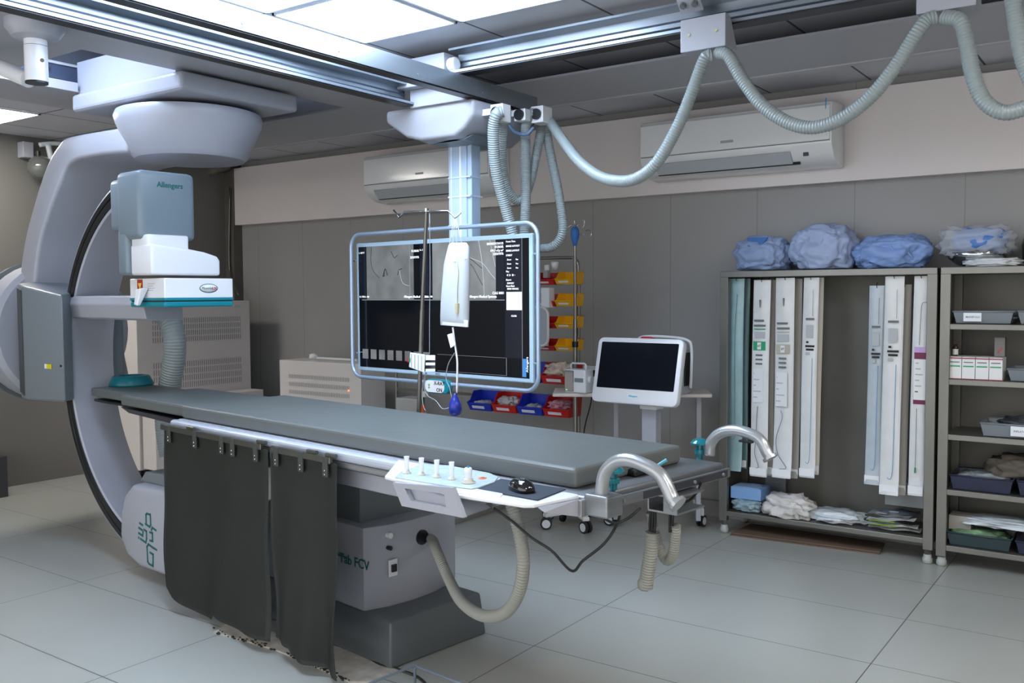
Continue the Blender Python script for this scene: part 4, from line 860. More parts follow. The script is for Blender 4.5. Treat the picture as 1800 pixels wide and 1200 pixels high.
# catheter packs
FOIL = mat('pouch_film', '#dcdedd', .25, noise=.05, scale=12, bump=.1, bscale=10, coat=.2); FOILB = mat('pouch_bluish', '#b7c2ca', .25, noise=.06, scale=12, coat=.2); GREENP = mat('pouch_aqua', '#8fb0b4', .3, noise=.12, scale=12, coat=.3)
BLK = mat('print_grey', '#6a6d72', .6); LGP = mat('print_light', '#b4b8bc', .6)
def pack(name, label, px0, px1, pt, pb, Y, m, kind, grp='long catheter packs hanging in the cabinet', lean=-.012, layers=1):
    a = ay(px0, pt, Y); c = ay(px1, pt, Y); e = ay(px0, pb, Y); x0, x1, zt, zb = a.x, c.x, min(a.z, 1.548), e.z
    t = thing(name, label, 'catheter pack', ((x0+x1)/2, Y, zb), 0, grp)
    def X(u, v): return x0+(x1-x0)*u+lean*v
    nz = 14; b = newbm(); L = []
    for k in range(nz+1):
        v = k/nz; z = zt+(zb-zt)*v; y = Y-.006*math.sin(v*5+px0)-(.012 if v > .97 else 0); dd = .0035+.006*math.sin(min(1, v*1.2)*PI)
        L.append([b.verts.new(p) for p in ((X(0, v), y, z), (X(.12, v), y-dd, z), (X(.88, v), y-dd, z), (X(1, v), y, z), (X(1, v)-.002, y+.004, z), (X(0, v)+.002, y+.004, z))])
    for k in range(nz):
        for i in range(6): b.faces.new((L[k][i], L[k][(i+1) % 6], L[k+1][(i+1) % 6], L[k+1][i]))
    b.faces.new(L[0]); b.faces.new(L[-1][::-1]); bmesh.ops.recalc_face_normals(b, faces=b.faces)
    pc = obj('pouch', b, m, t, smooth=60)
    F_ = Y-.0165
    def Z(v): return zt+(zb-zt)*v
    def r(u0, v0, u1, v1, mm, nm, o=0): return obj(nm, box((X(u0, v0), F_-.001-o, Z(v1)), (X(u1, v1), F_+.001-o, Z(v0))), mm, pc)
    obj('hook', tube([((x0+x1)/2, Y-.01, zt-.012), ((x0+x1)/2, Y-.02, zt+.004), ((x0+x1)/2, Y, min(zt+.016, 1.553))], .002, 6), BLACK, t)
    if kind in ('green', 'beige'):
        cm = mat('label_green', '#1a9a6c', .5) if kind == 'green' else mat('label_beige', '#b7b0a4', .5); s = .0 if kind == 'green' else .02
        r(.12, .20+s, .70, .21+s, BLK, 'print'); r(.12, .225+s, .8, .235+s, BLK, 'print'); r(.12, .245+s, .80, .25+s, cm, 'stripe'); r(.15, .26+s, .78, .295+s, LGP, 'print')
        r(.1, .31+s, .82, .355+s, cm, 'size_band'); r(.34, .315+s, .56, .35+s, PAPER, 'size_box', .001); text('6F', .02, (X(.45, .33), F_-.003, Z(.3325+s)), WX, UP, INK, pc)
        for k in range(3): r(.25, .375+.022*k+s, .65, .384+.022*k+s, BLK, 'print')
        r(.12, .45+s, .75, .62+s, mat('label_panel', '#dfe2e4', .6), 'rating_label')
        for k in range(5): r(.16, .47+.03*k+s, .2+.1*((k*3) % 5), .476+.03*k+s, LGP, 'print', .001)
        P = [(X(.42, .64), F_, Z(.64+s)), (X(.5 if kind == 'beige' else .38, .72), F_, Z(.70)), (X(.2 if kind == 'beige' else .36, .8), F_, Z(.80)), (X(.3, .88), F_, Z(.88)), (X(.75 if kind == 'beige' else .52, .95), F_, Z(.945)), (X(.4, .95), F_, Z(.955))]
        obj('catheter', tube(crom(P, 6), .0018, 6), mat('catheter_blue', '#5d6f92', .4), t)
        obj('hub', cyl((X(.45, .1), F_, Z(.10)), (X(.45, .1), F_, Z(.14)), .005, .002, 8), BLK, t)
    elif kind == 'plain' or kind == 'small':
        r(.25, .20, .8, .21, BLK, 'print'); r(.28, .235, .75, .30, LGP, 'print'); r(.3, .315, .45, .325, INK, 'print'); r(.25, .335, .85, .345, INK, 'print'); r(.3, .352, .8, .362, INK, 'print'); r(.28, .37, .55, .385, LGP, 'print')
        P = [(X(.68, .05), F_, Z(.06)), (X(.70, .3), F_, Z(.19))]; obj('catheter', tube(P, .0012, 6), mat('catheter_grey', '#8d9298', .4), t)
        P = [(X(.72, .4), F_, Z(.40)), (X(.70, .7), F_, Z(.7)), (X(.68, .88), F_, Z(.88)), (X(.58, .93), F_, Z(.925)), (X(.4, .93), F_, Z(.92))]
        obj('catheter', tube(crom(P, 6), .0018, 6), mat('catheter_skyblue', '#6fa6cf', .4), t)
    elif kind == 'aqua':
        P = [(X(.6, .08), F_, Z(.08)), (X(.5, .3), F_, Z(.3)), (X(.55, .7), F_, Z(.7)), (X(.6, .82), F_, Z(.82)), (X(.3, .83), F_, Z(.835))]
        obj('catheter', tube(crom(P, 6), .0012, 6), mat('catheter_dark', '#4f6a70', .4), t)
    elif kind == 'plum':
        r(.2, .32, 1.0, .345, mat('label_lilac', '#c3a3d2', .5), 'label_top'); r(.2, .345, 1.0, .375, mat('label_plum', '#6f1d4a', .5), 'label_band'); r(.2, .375, 1.0, .56, PAPER, 'label_body'); r(.2, .56, 1.0, .58, MATS['label_plum'], 'label_band')
        for k in range(6): r(.3, .39+.026*k, .5+.07*((k*2) % 5), .396+.026*k, BLK if k == 5 else LGP, 'print', .001)
        P = [(X(1, .12), F_, Z(.12)), (X(.62, .13), F_, Z(.125)), (X(.55, .2), F_, Z(.2)), (X(.5, .31), F_, Z(.31))]; obj('catheter', tube(crom(P, 5), .0014, 6), BLK, t)
        obj('catheter', tube([(X(.45, .6), F_, Z(.6)), (X(.45, .85), F_, Z(.88))], .0012, 6), BLK, t); obj('green_tip', cyl((X(.45, .85), F_, Z(.87)), (X(.45, .88), F_, Z(.895)), .004), mat('green', '#1f8a5a', .4), t)
    if kind != 'aqua': r(.0, .955, 1.0, .992, mat('pouch_hem', '#eceef0', .4), 'hem', -.002)
    return t
pack('catheter_pack', 'pale aqua catheter pack at the far left inside the steel cabinet', 1282, 1309, 488, 826, 5.36, GREENP, 'aqua')
pack('catheter_pack', 'darker aqua pack partly hidden behind the pale aqua one', 1300, 1319, 488, 822, 5.42, mat('pouch_teal', '#5f8488', .35, noise=.1), 'none')
pack('catheter_pack', 'white catheter pack with a green size band on its label', 1325, 1355, 492, 836, 5.34, FOIL, 'green')
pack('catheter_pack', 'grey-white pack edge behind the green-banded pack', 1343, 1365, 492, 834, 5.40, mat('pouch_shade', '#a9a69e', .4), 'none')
pack('catheter_pack', 'white catheter pack with a beige size band on its label', 1365, 1398, 488, 838, 5.34, FOIL, 'beige')
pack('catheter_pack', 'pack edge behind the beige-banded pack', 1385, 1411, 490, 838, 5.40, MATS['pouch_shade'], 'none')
pack('catheter_pack', 'white catheter pack with blue catheter left of the empty gap', 1413, 1440, 487, 838, 5.33, FOIL, 'plain')
pack('catheter_pack', 'stacked white packs directly beside the empty gap', 1424, 1448, 487, 832, 5.38, mat('pouch_cream', '#cfcac0', .4), 'none')
pack('catheter_pack', 'shorter bluish catheter pack right of the empty gap', 1529, 1556, 502, 850, 5.37, FOILB, 'small')
pack('catheter_pack', 'long white catheter pack with pale blue line right of the bluish one', 1556, 1590, 484, 868, 5.335, FOIL, 'plain')
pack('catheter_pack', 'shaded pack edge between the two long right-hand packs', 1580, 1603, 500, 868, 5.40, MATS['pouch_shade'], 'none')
pack('catheter_pack', 'white catheter pack with plum and lilac label next to the right post', 1607, 1634, 484, 870, 5.34, FOIL, 'plum')
tag(obj('card_box', box((-1.28, 5.47, .26), (-1.06, 5.64, .40), .003), mat('box_grey', '#8f9392', .5)), 'grey metal box hanging low behind the right-hand packs', 'box')
tag(obj('duct_strip', box((-2.03, 5.62, .142), (-1.90, 5.665, .50), .002), STEEL), 'vertical steel strip at the back of the cabinet behind the blue carton', 'strip')
# lower shelf contents
t = thing('glove_carton', 'pale blue carton lying on clear bags at the left of the cabinet floor', 'carton', (-2.05, 5.4, .22))
obj('box', box((-2.145, 5.34, .215), (-1.955, 5.50, .285), .003), mat('carton_blue', '#7fa8d8', .4), t); obj('window', box((-2.135, 5.355, .284), (-1.975, 5.47, .287)), mat('carton_window', '#a9c8ea', .25), t)
FILM = mat('clear_film', '#cfd8dc', .15, trans=.0, bump=.5, bscale=25, noise=.15, scale=9, coat=.4)
def bag(name, label, cat, c, s, m, seed, amp=.28, grp=None, flat=None, fr=3.4):
    q = blob(c, s, seed=seed, amp=amp, fr=fr, sub=4, flat=-s[2]*.85 if flat is None else flat); o = tag(obj(name, q, m), label, cat, grp); return o
bag('clear_bag', 'flattened clear plastic bags of blue tubing under the blue carton', 'plastic bag', (-2.05, 5.42, .178), (.092, .10, .040), mat('bag_blue_tint', '#8fa9b4', .2, noise=.35, scale=14, bump=.6, bscale=30, coat=.4), 3)
bag('plastic_bag', 'crumpled white plastic bag in the middle left of the cabinet floor', 'plastic bag', (-1.80, 5.38, .195), (.125, .085, .062), mat('white_bag', '#d3d0cc', .35, noise=.05, scale=10, bump=.8, bscale=18), 5, amp=.45)
bag('plastic_bag', 'flat clear blister bag behind the crumpled white bag', 'plastic bag', (-1.55, 5.45, .168), (.15, .09, .03), FILM, 6, amp=.3)
def pouch(label, c, sx_, sy_, rot, h, m=mat('pouch_paper', '#f2f2f0', .5), green=False, tilt=0, grp='sterile pouches lying in the cabinet'):
    t = thing('sterile_pouch', label, 'pouch', c, math.radians(rot), grp)
    nx = 6; b = newbm(); G_ = [[b.verts.new((-sx_/2+sx_*i/nx, -sy_/2+sy_*k/3, .006*math.sin(i*1.7+k)*(1 if 0 < i < nx else .3)+tilt*i/nx)) for k in range(4)] for i in range(nx+1)]
    for i in range(nx):
        for k in range(3): b.faces.new((G_[i][k], G_[i+1][k], G_[i+1][k+1], G_[i][k+1]))
    bmesh.ops.solidify(b, geom=b.faces[:], thickness=h); bmesh.ops.translate(b, vec=(0, 0, h), verts=b.verts)
    obj('pouch', b, m, t, local=True, smooth=50)
    if green: obj('green_stripe', box((-sx_*.45, -sy_*.48, h), (sx_*.1, -sy_*.36, h+.003)), mat('lime_print', '#8fbf2a', .5), t, local=True)
    else: obj('print', box((-sx_*.3, -sy_*.3, h*1.0+.004), (-sx_*.05, -sy_*.12, h+.0065)), LGP, t, local=True)
    return t
pouch('white paper pouch with small red and blue print near the front rail', (-1.52, 5.355, .142), .20, .10, 3, .012)
pouch('white pouch half under the others behind the front rail', (-1.42, 5.40, .148), .16, .11, -12, .014)
pouch('stack-bottom white pouch at the right corner of the cabinet floor', (-1.20, 5.37, .142), .27, .10, 4, .016)
pouch('white pouch with a lime stripe held by rubber bands', (-1.21, 5.365, .162), .26, .10, 7, .014, green=True)
pouch('topmost white pouch with lime stripe on the right stack', (-1.22, 5.37, .180), .25, .09, 2, .014, green=True, tilt=.02)
pouch('glossy pouch with printed black label leaning at the back of the right stack', (-1.24, 5.44, .185), .22, .12, -4, .030, m=mat('printed_pouch', '#c4c8ca', .3, noise=.25, scale=20))
pouch('bluish cardboard sleeve lying behind the right stack', (-1.20, 5.52, .146), .20, .14, 8, .07, m=mat('sleeve_blue', '#a9b2c2', .5))
t = thing('cardboard_sheets', 'two flat brown cardboard sheets lying on the floor under the cabinet', 'cardboard', (-1.7, 5.45, 0))
b0, b1, b2, b3 = az(1283, 938, .01), az(1545, 972, .01), V((-1.30, 5.55, .01)), V((-2.1, 5.55, .01))
obj('sheet', prism([(p.x, p.y, 0) for p in (b0, b1, b2, b3)], (0, 0, .008)), CARD, t); obj('sheet', prism([(p.x+.005, p.y+.006, .010) for p in (b0, b1, b2, b3)], (0, 0, .008)), CARD, t)
# wrapped bundles on top
WR = mat('wrap_blue', '#8fa3c8', .55, noise=.08, scale=7, bump=.5, bscale=9); WRD = mat('wrap_deep', '#4f7cc0', .5, noise=.1, scale=7, bump=.4, bscale=9); WRL = mat('wrap_pale', '#9fafd0', .55, noise=.06, scale=7, bump=.5, bscale=9)
def bundle(label, c, s, m, seed, flap=None, tape=False, amp=.2):
    t = thing('wrapped_bundle', label, 'wrapped bundle', c, 0, 'blue cloth-wrapped bundles on the cabinet')
    q = blob(c, s, seed=seed, amp=amp, fr=2.6, sub=5, flat=-s[2]*.86)
    obj('wrap', q, m, t)
    for k in range(4):
        u = -.7+.45*k; pts = []
        for i in range(7):
            v = -1+i/3; a = V((c[0]+s[0]*(u*.9+.12*math.sin(v*3+k+seed)), c[1]-s[1]*1.02*math.sqrt(max(.05, 1-u*u*.7-v*v*.6)), c[2]+s[2]*.75*v)); pts.append(a)
        obj('fold', tube(crom(pts, 4), .006, 6, rad=None), m, t)
    if flap: x0, x1, z0, z1 = flap; obj('flap', hexa([(x0+.02, c[1]-s[1]*1.03, z0), (x1-.03, c[1]-s[1]*1.03, z0), (x1-.03, c[1]-s[1]*.98, z0), (x0+.02, c[1]-s[1]*.98, z0), (x0, c[1]-s[1]*.75, z1), (x1, c[1]-s[1]*.75, z1), (x1, c[1]-s[1]*.65, z1), (x0, c[1]-s[1]*.65, z1)], .003), WRD, t)
    if tape: obj('tape', hexa([(c[0]-.06, c[1]-s[1]*1.02, c[2]+.0), (c[0]-.04, c[1]-s[1]*1.02, c[2]), (c[0]-.04, c[1]-s[1], c[2]), (c[0]-.06, c[1]-s[1], c[2]), (c[0]-.03, c[1]-s[1]*.6, c[2]+s[2]*.95), (c[0]-.005, c[1]-s[1]*.6, c[2]+s[2]*.95), (c[0]-.005, c[1]-s[1]*.5, c[2]+s[2]*.95), (c[0]-.03, c[1]-s[1]*.5, c[2]+s[2]*.95)]), mat('masking_tape', '#b7b4a8', .6), t)
    return t
bundle('leftmost blue cloth bundle with a darker blue flap folded on top', (-1.99, 5.46, 1.688), (.158, .14, .106), WR, 2, flap=(-2.06, -1.93, 1.735, 1.79))
bundle('tallest blue cloth bundle in the middle of the cabinet top', (-1.63, 5.46, 1.712), (.168, .15, .133), WRL, 9)
bundle('flat blue bundle with a strip of tape beside the right post', (-1.255, 5.46, 1.678), (.188, .15, .096), mat('wrap_mid', '#809cd0', .5, noise=.1, scale=7, bump=.5, bscale=9), 13, tape=True)
t = thing('steel_bowl', 'polished steel bowl holding the bagged blue cloth on the right cabinet', 'bowl', (-.83, 5.45, 1.592))
obj('bowl', lathe([(.05, .0), (.09, .01), (.135, .045), (.155, .075), (.152, .075), (.13, .047), (.085, .014), (0, .006)], (-.83, 5.45, 1.594), 40, cap=False), CHROME, t)
t = thing('bagged_cloth', 'blue cloth in a clear plastic bag resting in the steel bowl', 'bagged cloth', (-.83, 5.45, 1.66))
obj('cloth', blob((-.81, 5.44, 1.73), (.12, .12, .062), seed=4, amp=.25), WRD, t)
pb2 = mat('clear_bag_film', '#e8eef4', .12, coat=.6, alpha=.35, bump=.8, bscale=20); obj('film', blob((-.83, 5.45, 1.725), (.165, .15, .082), seed=8, amp=.3, fr=3.2), pb2, t)
bag('plastic_bag', 'loose clear plastic wrap in front of the steel bowl', 'plastic bag', (-.74, 5.38, 1.612), (.12, .07, .022), mat('film_white', '#c9cdd0', .2, noise=.1, scale=10, bump=.6, bscale=20, coat=.3), 11, amp=.35)
t = thing('steel_drum', 'dark steel sterilising drum at the right edge on the cabinet', 'drum', (-.50, 5.46, 1.592))
obj('drum', lathe([(.0, 0), (.085, 0), (.105, .02), (.11, .1), (.113, .105), (.11, .11), (.105, .14), (0, .145)], (-.51, 5.46, 1.594), 36), STEELD, t); obj('knob', lathe([(.008, 0), (.008, .02), (.018, .03), (0, .036)], (-.49, 5.44, 1.738), 14), CHROME, t)
bag('blue_cloth', 'bright blue cloth lying on top of the steel drum at the right edge', 'cloth', (-.455, 5.44, 1.788), (.09, .07, .028), mat('cloth_bright', '#3f7fd0', .5, bump=.4, bscale=9), 14, amp=.3)
# plastic trays and boxes in the shelf cabinet
TRAYC = mat('tray_clear', '#8e969c', .25, alpha=.75); TRAYB = mat('tray_blue', '#363a50', .3, alpha=.9); TRAYG = mat('tray_teal', '#38494c', .3, alpha=.9)
def tray(label, x0, x1, z, h, m, lbl=None, y0=None, content=None, grp='plastic trays in the shelf cabinet'):
    y0 = y0 or FY+.02; y1 = y0+.26; t = thing('plastic_tray', label, 'tray', ((x0+x1)/2, (y0+y1)/2, z), 0, grp)
    b = newbm(); e = .014; O = [(x0+e, y0+e), (x1-e, y0+e), (x1-e, y1-e), (x0+e, y1-e)]; T_ = [(x0, y0), (x1, y0), (x1, y1), (x0, y1)]
    lo = [b.verts.new((x, y, z+.002)) for x, y in O]; hi = [b.verts.new((x, y, z+h)) for x, y in T_]
    b.faces.new(lo[::-1])
    for i in range(4): b.faces.new((lo[i], lo[(i+1) % 4], hi[(i+1) % 4], hi[i]))
    bmesh.ops.recalc_face_normals(b, faces=b.faces); bmesh.ops.solidify(b, geom=b.faces[:], thickness=.003)
    obj('tub', b, m, t)
    obj('rim', tube([(x0, y0, z+h), (x1, y0, z+h), (x1, y1, z+h), (x0, y1, z+h)], .005, 6, closed=True), m, t)
    if lbl is not None:
        xa = x0+lbl[0]; l = obj('label', box((xa, y0-.002, z+.012), (xa+.085, y0+.001, z+h-.006)), LWHITE, t)
        if lbl[1]: text(lbl[1], .0135, (xa+.045, y0-.0025, z+h/2+.003), WX, UP, BLK, l, bold=.01)
    return t
def fill(label, c, s, m, seed): return bag('tray_contents', label, 'medical supplies', c, s, m, seed, amp=.35, grp='supplies lying in the trays')
MIX = mat('packets_mix', '#8f9698', .35, noise=.5, scale=18, bump=.4, bscale=20, coat=.2); MIXD = mat('packets_dark', '#3c3f44', .4, noise=.5, scale=16, bump=.4)
tray('clear tray labelled MANIFOLD on the top shelf', -.915, -.635, 1.297, .062, TRAYC, (.05, 'MANIFOLD')); fill('clear wrapped parts in the MANIFOLD tray', (-.77, 5.44, 1.322), (.12, .09, .022), MIX, 21)
tray('clear tray cut by the right edge on the top shelf', -.615, -.33, 1.297, .066, TRAYC, (.075, None)); fill('wrapped parts in the top right tray', (-.47, 5.44, 1.322), (.11, .09, .022), MIX, 22)
tray('clear tray at the right end of the second shelf', -.655, -.36, 1.006, .062, TRAYC, (.10, None)); fill('wrapped parts in the second shelf tray', (-.50, 5.44, 1.03), (.11, .09, .02), MIX, 23)
tray('clear tray labelled INFLATOR on the third shelf', -.775, -.43, .714, .068, TRAYC, (.14, 'INFLATOR')); fill('dark coiled lines heaped in the INFLATOR tray', (-.56, 5.44, .765), (.13, .09, .045), MIXD, 24)
tray('blue tray at the left of the fourth shelf', -.915, -.62, .420, .075, TRAYB); fill('papers lying in the blue tray', (-.77, 5.44, .47), (.12, .09, .03), MIX, 25)
tray('blue tray at the right of the fourth shelf', -.60, -.30, .420, .078, TRAYB); fill('brown cloth and packets heaped over the blue trays', (-.58, 5.50, .535), (.16, .09, .06), mat('brown_cloth', '#5e564c', .7, noise=.2), 26)
tray('teal tray at the left of the bottom shelf', -.925, -.62, .120, .068, TRAYG); fill('green printed packets in the teal tray', (-.78, 5.42, .17), (.12, .09, .03), mat('green_mix', '#6f8f6c', .4, noise=.5, scale=16), 27)
tray('grey tray at the right of the bottom shelf', -.60, -.30, .120, .066, TRAYB); fill('long clear packets lying across the bottom trays', (-.66, 5.45, .245), (.20, .10, .022), FILM, 28)
tag(obj('paper_box', box((-.93, 5.38, .19), (-.82, 5.50, .265), .003), mat('box_cream', '#a39f96', .6)), 'small cream box standing at the left of the bottom shelf', 'box')
mb = None
for i in range(4):
    x = -.932+.064*i; lab = ('leftmost white medicine carton on the second shelf, cut by the post', 'second white medicine carton with red edges and green stripe', 'third white medicine carton with red edges and green stripe', 'rightmost white medicine carton of the row on the second shelf')[i]
    t = thing('medicine_carton', lab, 'carton', (x+.031, 5.37, 1.005), 0, 'white medicine cartons on the second shelf')
    obj('box', box((x, 5.315, 1.005), (x+.061, 5.45, 1.122), .001), PAPER, t)
    obj('red_edge', join(box((x, 5.3135, 1.112), (x+.061, 5.315, 1.118)), box((x, 5.3135, 1.005), (x+.061, 5.315, 1.009))), mat('carton_red', '#9c2a3a', .5), t)
    obj('green_stripe', box((x+.005, 5.3135, 1.070), (x+.055, 5.315, 1.077)), mat('carton_green', '#2fa46c', .5), t); obj('print', box((x+.008, 5.3135, 1.092), (x+.052, 5.315, 1.097)), BLK, t)
tag(obj('vial_box', box((-.73, 5.40, 1.124), (-.68, 5.45, 1.225), .002), mat('vial_grey', '#7a7470', .5)), 'small tall carton with red tick standing on the medicine cartons', 'carton')
obj('red_tick', hexa([(-.715, 5.398, 1.145), (-.71, 5.398, 1.142), (-.71, 5.40, 1.142), (-.715, 5.40, 1.145), (-.697, 5.398, 1.17), (-.692, 5.398, 1.168), (-.692, 5.40, 1.168), (-.697, 5.40, 1.17)]), RED, bpy.data.objects['vial_box'])
t = thing('vial', 'small white-capped bottle on top of the leftmost medicine carton', 'bottle', (-.91, 5.38, 1.124)); obj('bottle', lathe([(0, 0), (.014, 0), (.014, .045), (.008, .052), (.008, .06), (0, .06)], (-.912, 5.38, 1.124), 16), mat('amber_dark', '#3a2c20', .2), t); obj('label', lathe([(.0145, .005), (.0145, .035)], (-.912, 5.38, 1.124), 16, cap=False), PAPER, t)
# ------------------------------------------------------------------ wall socket
s_ = ay(1040, 655, 5.7); t = thing('wall_socket', 'white wall socket plate behind the small cart monitor', 'wall socket', s_)
obj('plate', box((s_.x-.06, 5.69, s_.z-.05), (s_.x+.06, 5.7, s_.z+.05), .003), LWHITE, t); obj('outlet', box((s_.x-.035, 5.685, s_.z-.03), (s_.x+.035, 5.69, s_.z+.03), .002), PAPER, t); obj('plug', box((s_.x+.0, 5.65, s_.z-.022), (s_.x+.05, 5.686, s_.z+.022), .006), BLACK, t)
tag(obj('cable', tube(crom([(s_.x+.03, 5.66, s_.z-.02), (s_.x+.03, 5.64, .7), (s_.x-.02, 5.62, .45), (s_.x, 5.6, .02)], 6), .005, 6), RUBBER), 'black mains cable hanging down the back wall below the socket', 'cable')
# ------------------------------------------------------------------ bin rack
RY = 5.2
t = thing('bin_rack', 'tall tubular steel rack for plastic bins behind the big display', 'rack', (-3.95, RY, 0))
xr = ay(1017, 600, RY).x; xl = ay(697, 690, RY).x; zt = 1.70
obj('frame', tube(crom([(xl, RY, 0.06), (xl, RY, 1.0), (xl, RY, zt-.1), (xl+.03, RY, zt-.02), (xl+.12, RY, zt), (xl+.6, RY, zt), (xr-.12, RY, zt), (xr-.03, RY, zt-.02), (xr, RY, zt-.1), (xr, RY, 1.0), (xr, RY, .06)], 5), .011, 10), mat('tube_steel', '#96948e', .3, .9), t)
for z in (1.53, 1.385, 1.24, 1.10, .92, .72): obj('cross_bar', box((xl, RY-.006, z+.02), (xr, RY+.006, z+.04)), MATS['tube_steel'], t)
for x in (xl, xr):
    obj('foot', box((x-.02, RY-.22, .05), (x+.02, RY+.22, .075), .004), MATS['tube_steel'], t)
    for s in (-.2, .2): obj('wheel', cyl((x-.012, RY+s, .026), (x+.012, RY+s, .026), .026), BLACK, t)
def bin_(label, x0, x1, z0, h, d, m, grp, txt=True):
    t = thing('storage_bin', label, 'bin', ((x0+x1)/2, RY-.01-d/2, z0), 0, grp); yb = RY-.012; yf = yb-d; w2 = (x1-x0)*.06
    sp = [(yb, z0), (yb, z0+h), (yf+d*.45, z0+h), (yf+d*.22, z0+h*.5), (yf, z0+h*.42), (yf+d*.12, z0)]
    b = newbm(); A = [b.verts.new((x0+(w2 if z < z0+.01 else 0), y, z)) for y, z in sp]; B2_ = [b.verts.new((x1-(w2 if z < z0+.01 else 0), y, z)) for y, z in sp]
    b.faces.new(A); b.faces.new(B2_[::-1]); b.faces.new((A[0], A[1], B2_[1], B2_[0])); b.faces.new((A[5], A[0], B2_[0], B2_[5])); b.faces.new((A[4], A[5], B2_[5], B2_[4]))
    bmesh.ops.recalc_face_normals(b, faces=b.faces); bmesh.ops.solidify(b, geom=b.faces[:], thickness=.004); obj('tub', b, m, t)
    rl = [(x0, yb, z0+h), (x0, yf+d*.45, z0+h), (x0, yf+d*.22, z0+h*.52), (x0, yf, z0+h*.42), (x1, yf, z0+h*.42), (x1, yf+d*.22, z0+h*.52), (x1, yf+d*.45, z0+h), (x1, yb, z0+h)]
    obj('rim', tube(rl, .0035, 6), m, t)
    xc_ = (x0+x1)/2
    if txt:
        y_ = yf+d*.05; obj('label', hexa([(xc_-(x1-x0)*.3, yf+d*.085-.003, z0+h*.12), (xc_+(x1-x0)*.2, yf+d*.085-.003, z0+h*.12), (xc_+(x1-x0)*.2, yf+d*.085, z0+h*.12), (xc_-(x1-x0)*.3, yf+d*.085, z0+h*.12), (xc_-(x1-x0)*.3, yf+d*.03-.004, z0+h*.27), (xc_+(x1-x0)*.2, yf+d*.03-.004, z0+h*.27), (xc_+(x1-x0)*.2, yf+d*.03, z0+h*.27), (xc_-(x1-x0)*.3, yf+d*.03, z0+h*.27)]), LWHITE, t)
    return t
names = ('top', 'second', 'third', 'fourth')
for i, (p0, p1) in enumerate(((478, 499), (516, 538), (556, 577), (596, 617))):
    a = ay(976, p0, 5.07); c = ay(1010, p1, 5.07); h = a.z-c.z
    bin_('yellow bin in the %s row of the rack' % names[i], a.x, c.x, c.z, h, .13, YEL, 'small yellow bins on the rack')
    bin_('red bin left of the yellow one in the %s row' % names[i], 2*a.x-c.x-.005, a.x-.005, c.z-.003, h, .13, RED, 'small red bins on the rack')
a = ay(951, 639, 5.03); c = ay(1002, 677, 5.03); bin_('large red bin heaped with clear packets behind the small white device', a.x, c.x, c.z, a.z-c.z, .17, RED, 'large red bins on the rack')
bag('tray_contents', 'clear and yellowish packets heaped in the large red bin', 'medical supplies', ((a.x+c.x)/2, 5.10, c.z+.085), (.085, .06, .045), mat('packets_cream', '#c9b8a4', .3, noise=.45, scale=22, bump=.6, bscale=25, coat=.3), 31, amp=.5, grp='packets in the bins')
bin_('large blue bin mostly hidden behind the display frame', a.x-.21, a.x-.005, c.z, a.z-c.z, .17, BLU, 'large blue bins on the rack')
row = [(842, 'blue', BLU, 'leftmost large blue bin in the lowest row'), (878, 'red', RED, 'large red bin with long clear tubes in the lowest row'), (914, 'blue', BLU, 'large blue bin between the two red ones in the lowest row'), (951, 'red', RED, 'large red bin with pink packets at the right end of the lowest row')]
xr0 = ay(1002, 730, 5.03).x; wd = .205
for i, (px, cn, m, lab) in enumerate(row):
    x1_ = xr0-wd*(3-i)*1.01; z0 = ay(975, 733, 5.03).z; bin_(lab, x1_-wd, x1_-.003, z0, .125, .17, m, 'large %s bins on the rack' % cn)
    if i != 0 and i != 2: bag('tray_contents', ('long clear tubes in the lowest left red bin', 'pink and clear packets in the lowest right red bin')[i == 3], 'medical supplies', (x1_-wd/2, 5.09, z0+.07), (.07, .05, .03), mat('packets_clear%d' % i, '#b3b0b4' if i == 1 else '#c98a9c', .25, noise=.4, scale=22, bump=.6, bscale=25, coat=.3), 33+i, amp=.45, grp='packets in the bins')
    else: bag('tray_contents', ('pale packets in the leftmost blue bin', 'pale packets in the blue bin between the red ones')[i == 2], 'medical supplies', (x1_-wd/2, 5.08, z0+.045), (.05, .04, .02), mat('packets_pale', '#a9aaa8', .3, noise=.4, scale=22), 40+i, amp=.45, grp='packets in the bins')
p = ay(965, 475, 5.1)
t = thing('bottle', 'clear square bottle with white cap standing in the top red bin', 'bottle', (p.x, p.y, p.z-.06)); obj('body', box((p.x-.035, 5.08, p.z-.05), (p.x+.0, 5.12, p.z+.0), .004), mat('clear_grey', '#b0b2b0', .15, alpha=.7), t); obj('cap', cyl((p.x-.017, 5.10, p.z), (p.x-.017, 5.10, p.z+.035), .017), PAPER, t)
p = ay(974, 465, 5.13); tag(obj('white_cup', lathe([(0, 0), (.022, 0), (.026, .05), (.02, .055), (0, .055)], (p.x, 5.14, p.z-.035), 18), PAPER), 'small white lidded cup behind the bottle in the top row', 'cup')
p = ay(960, 523, 5.05); tag(obj('tissue_box', box((p.x-.03, 5.03, p.z-.065), (p.x+.035, 5.10, p.z+.065), .005), PAPER), 'white square carton standing in the second red bin', 'carton')
p0, p1 = ay(946, 540, 5.0), ay(965, 608, 5.0); t = thing('notice_board', 'grey panel with a rounded cream frame beside the rack, mostly behind the display', 'board', ((p0.x+p1.x)/2, 5.0, p1.z))
obj('board', box((p1.x-.28, 4.985, p1.z), (p1.x, 4.995, p0.z)), mat('board_grey', '#a7a8ac', .5), t); obj('frame', tube([(x, 4.99, z) for x, z in rrect(p1.x-.28, p1.z, p1.x, p0.z, .05)], .009, 8, closed=True), CREAM, t)
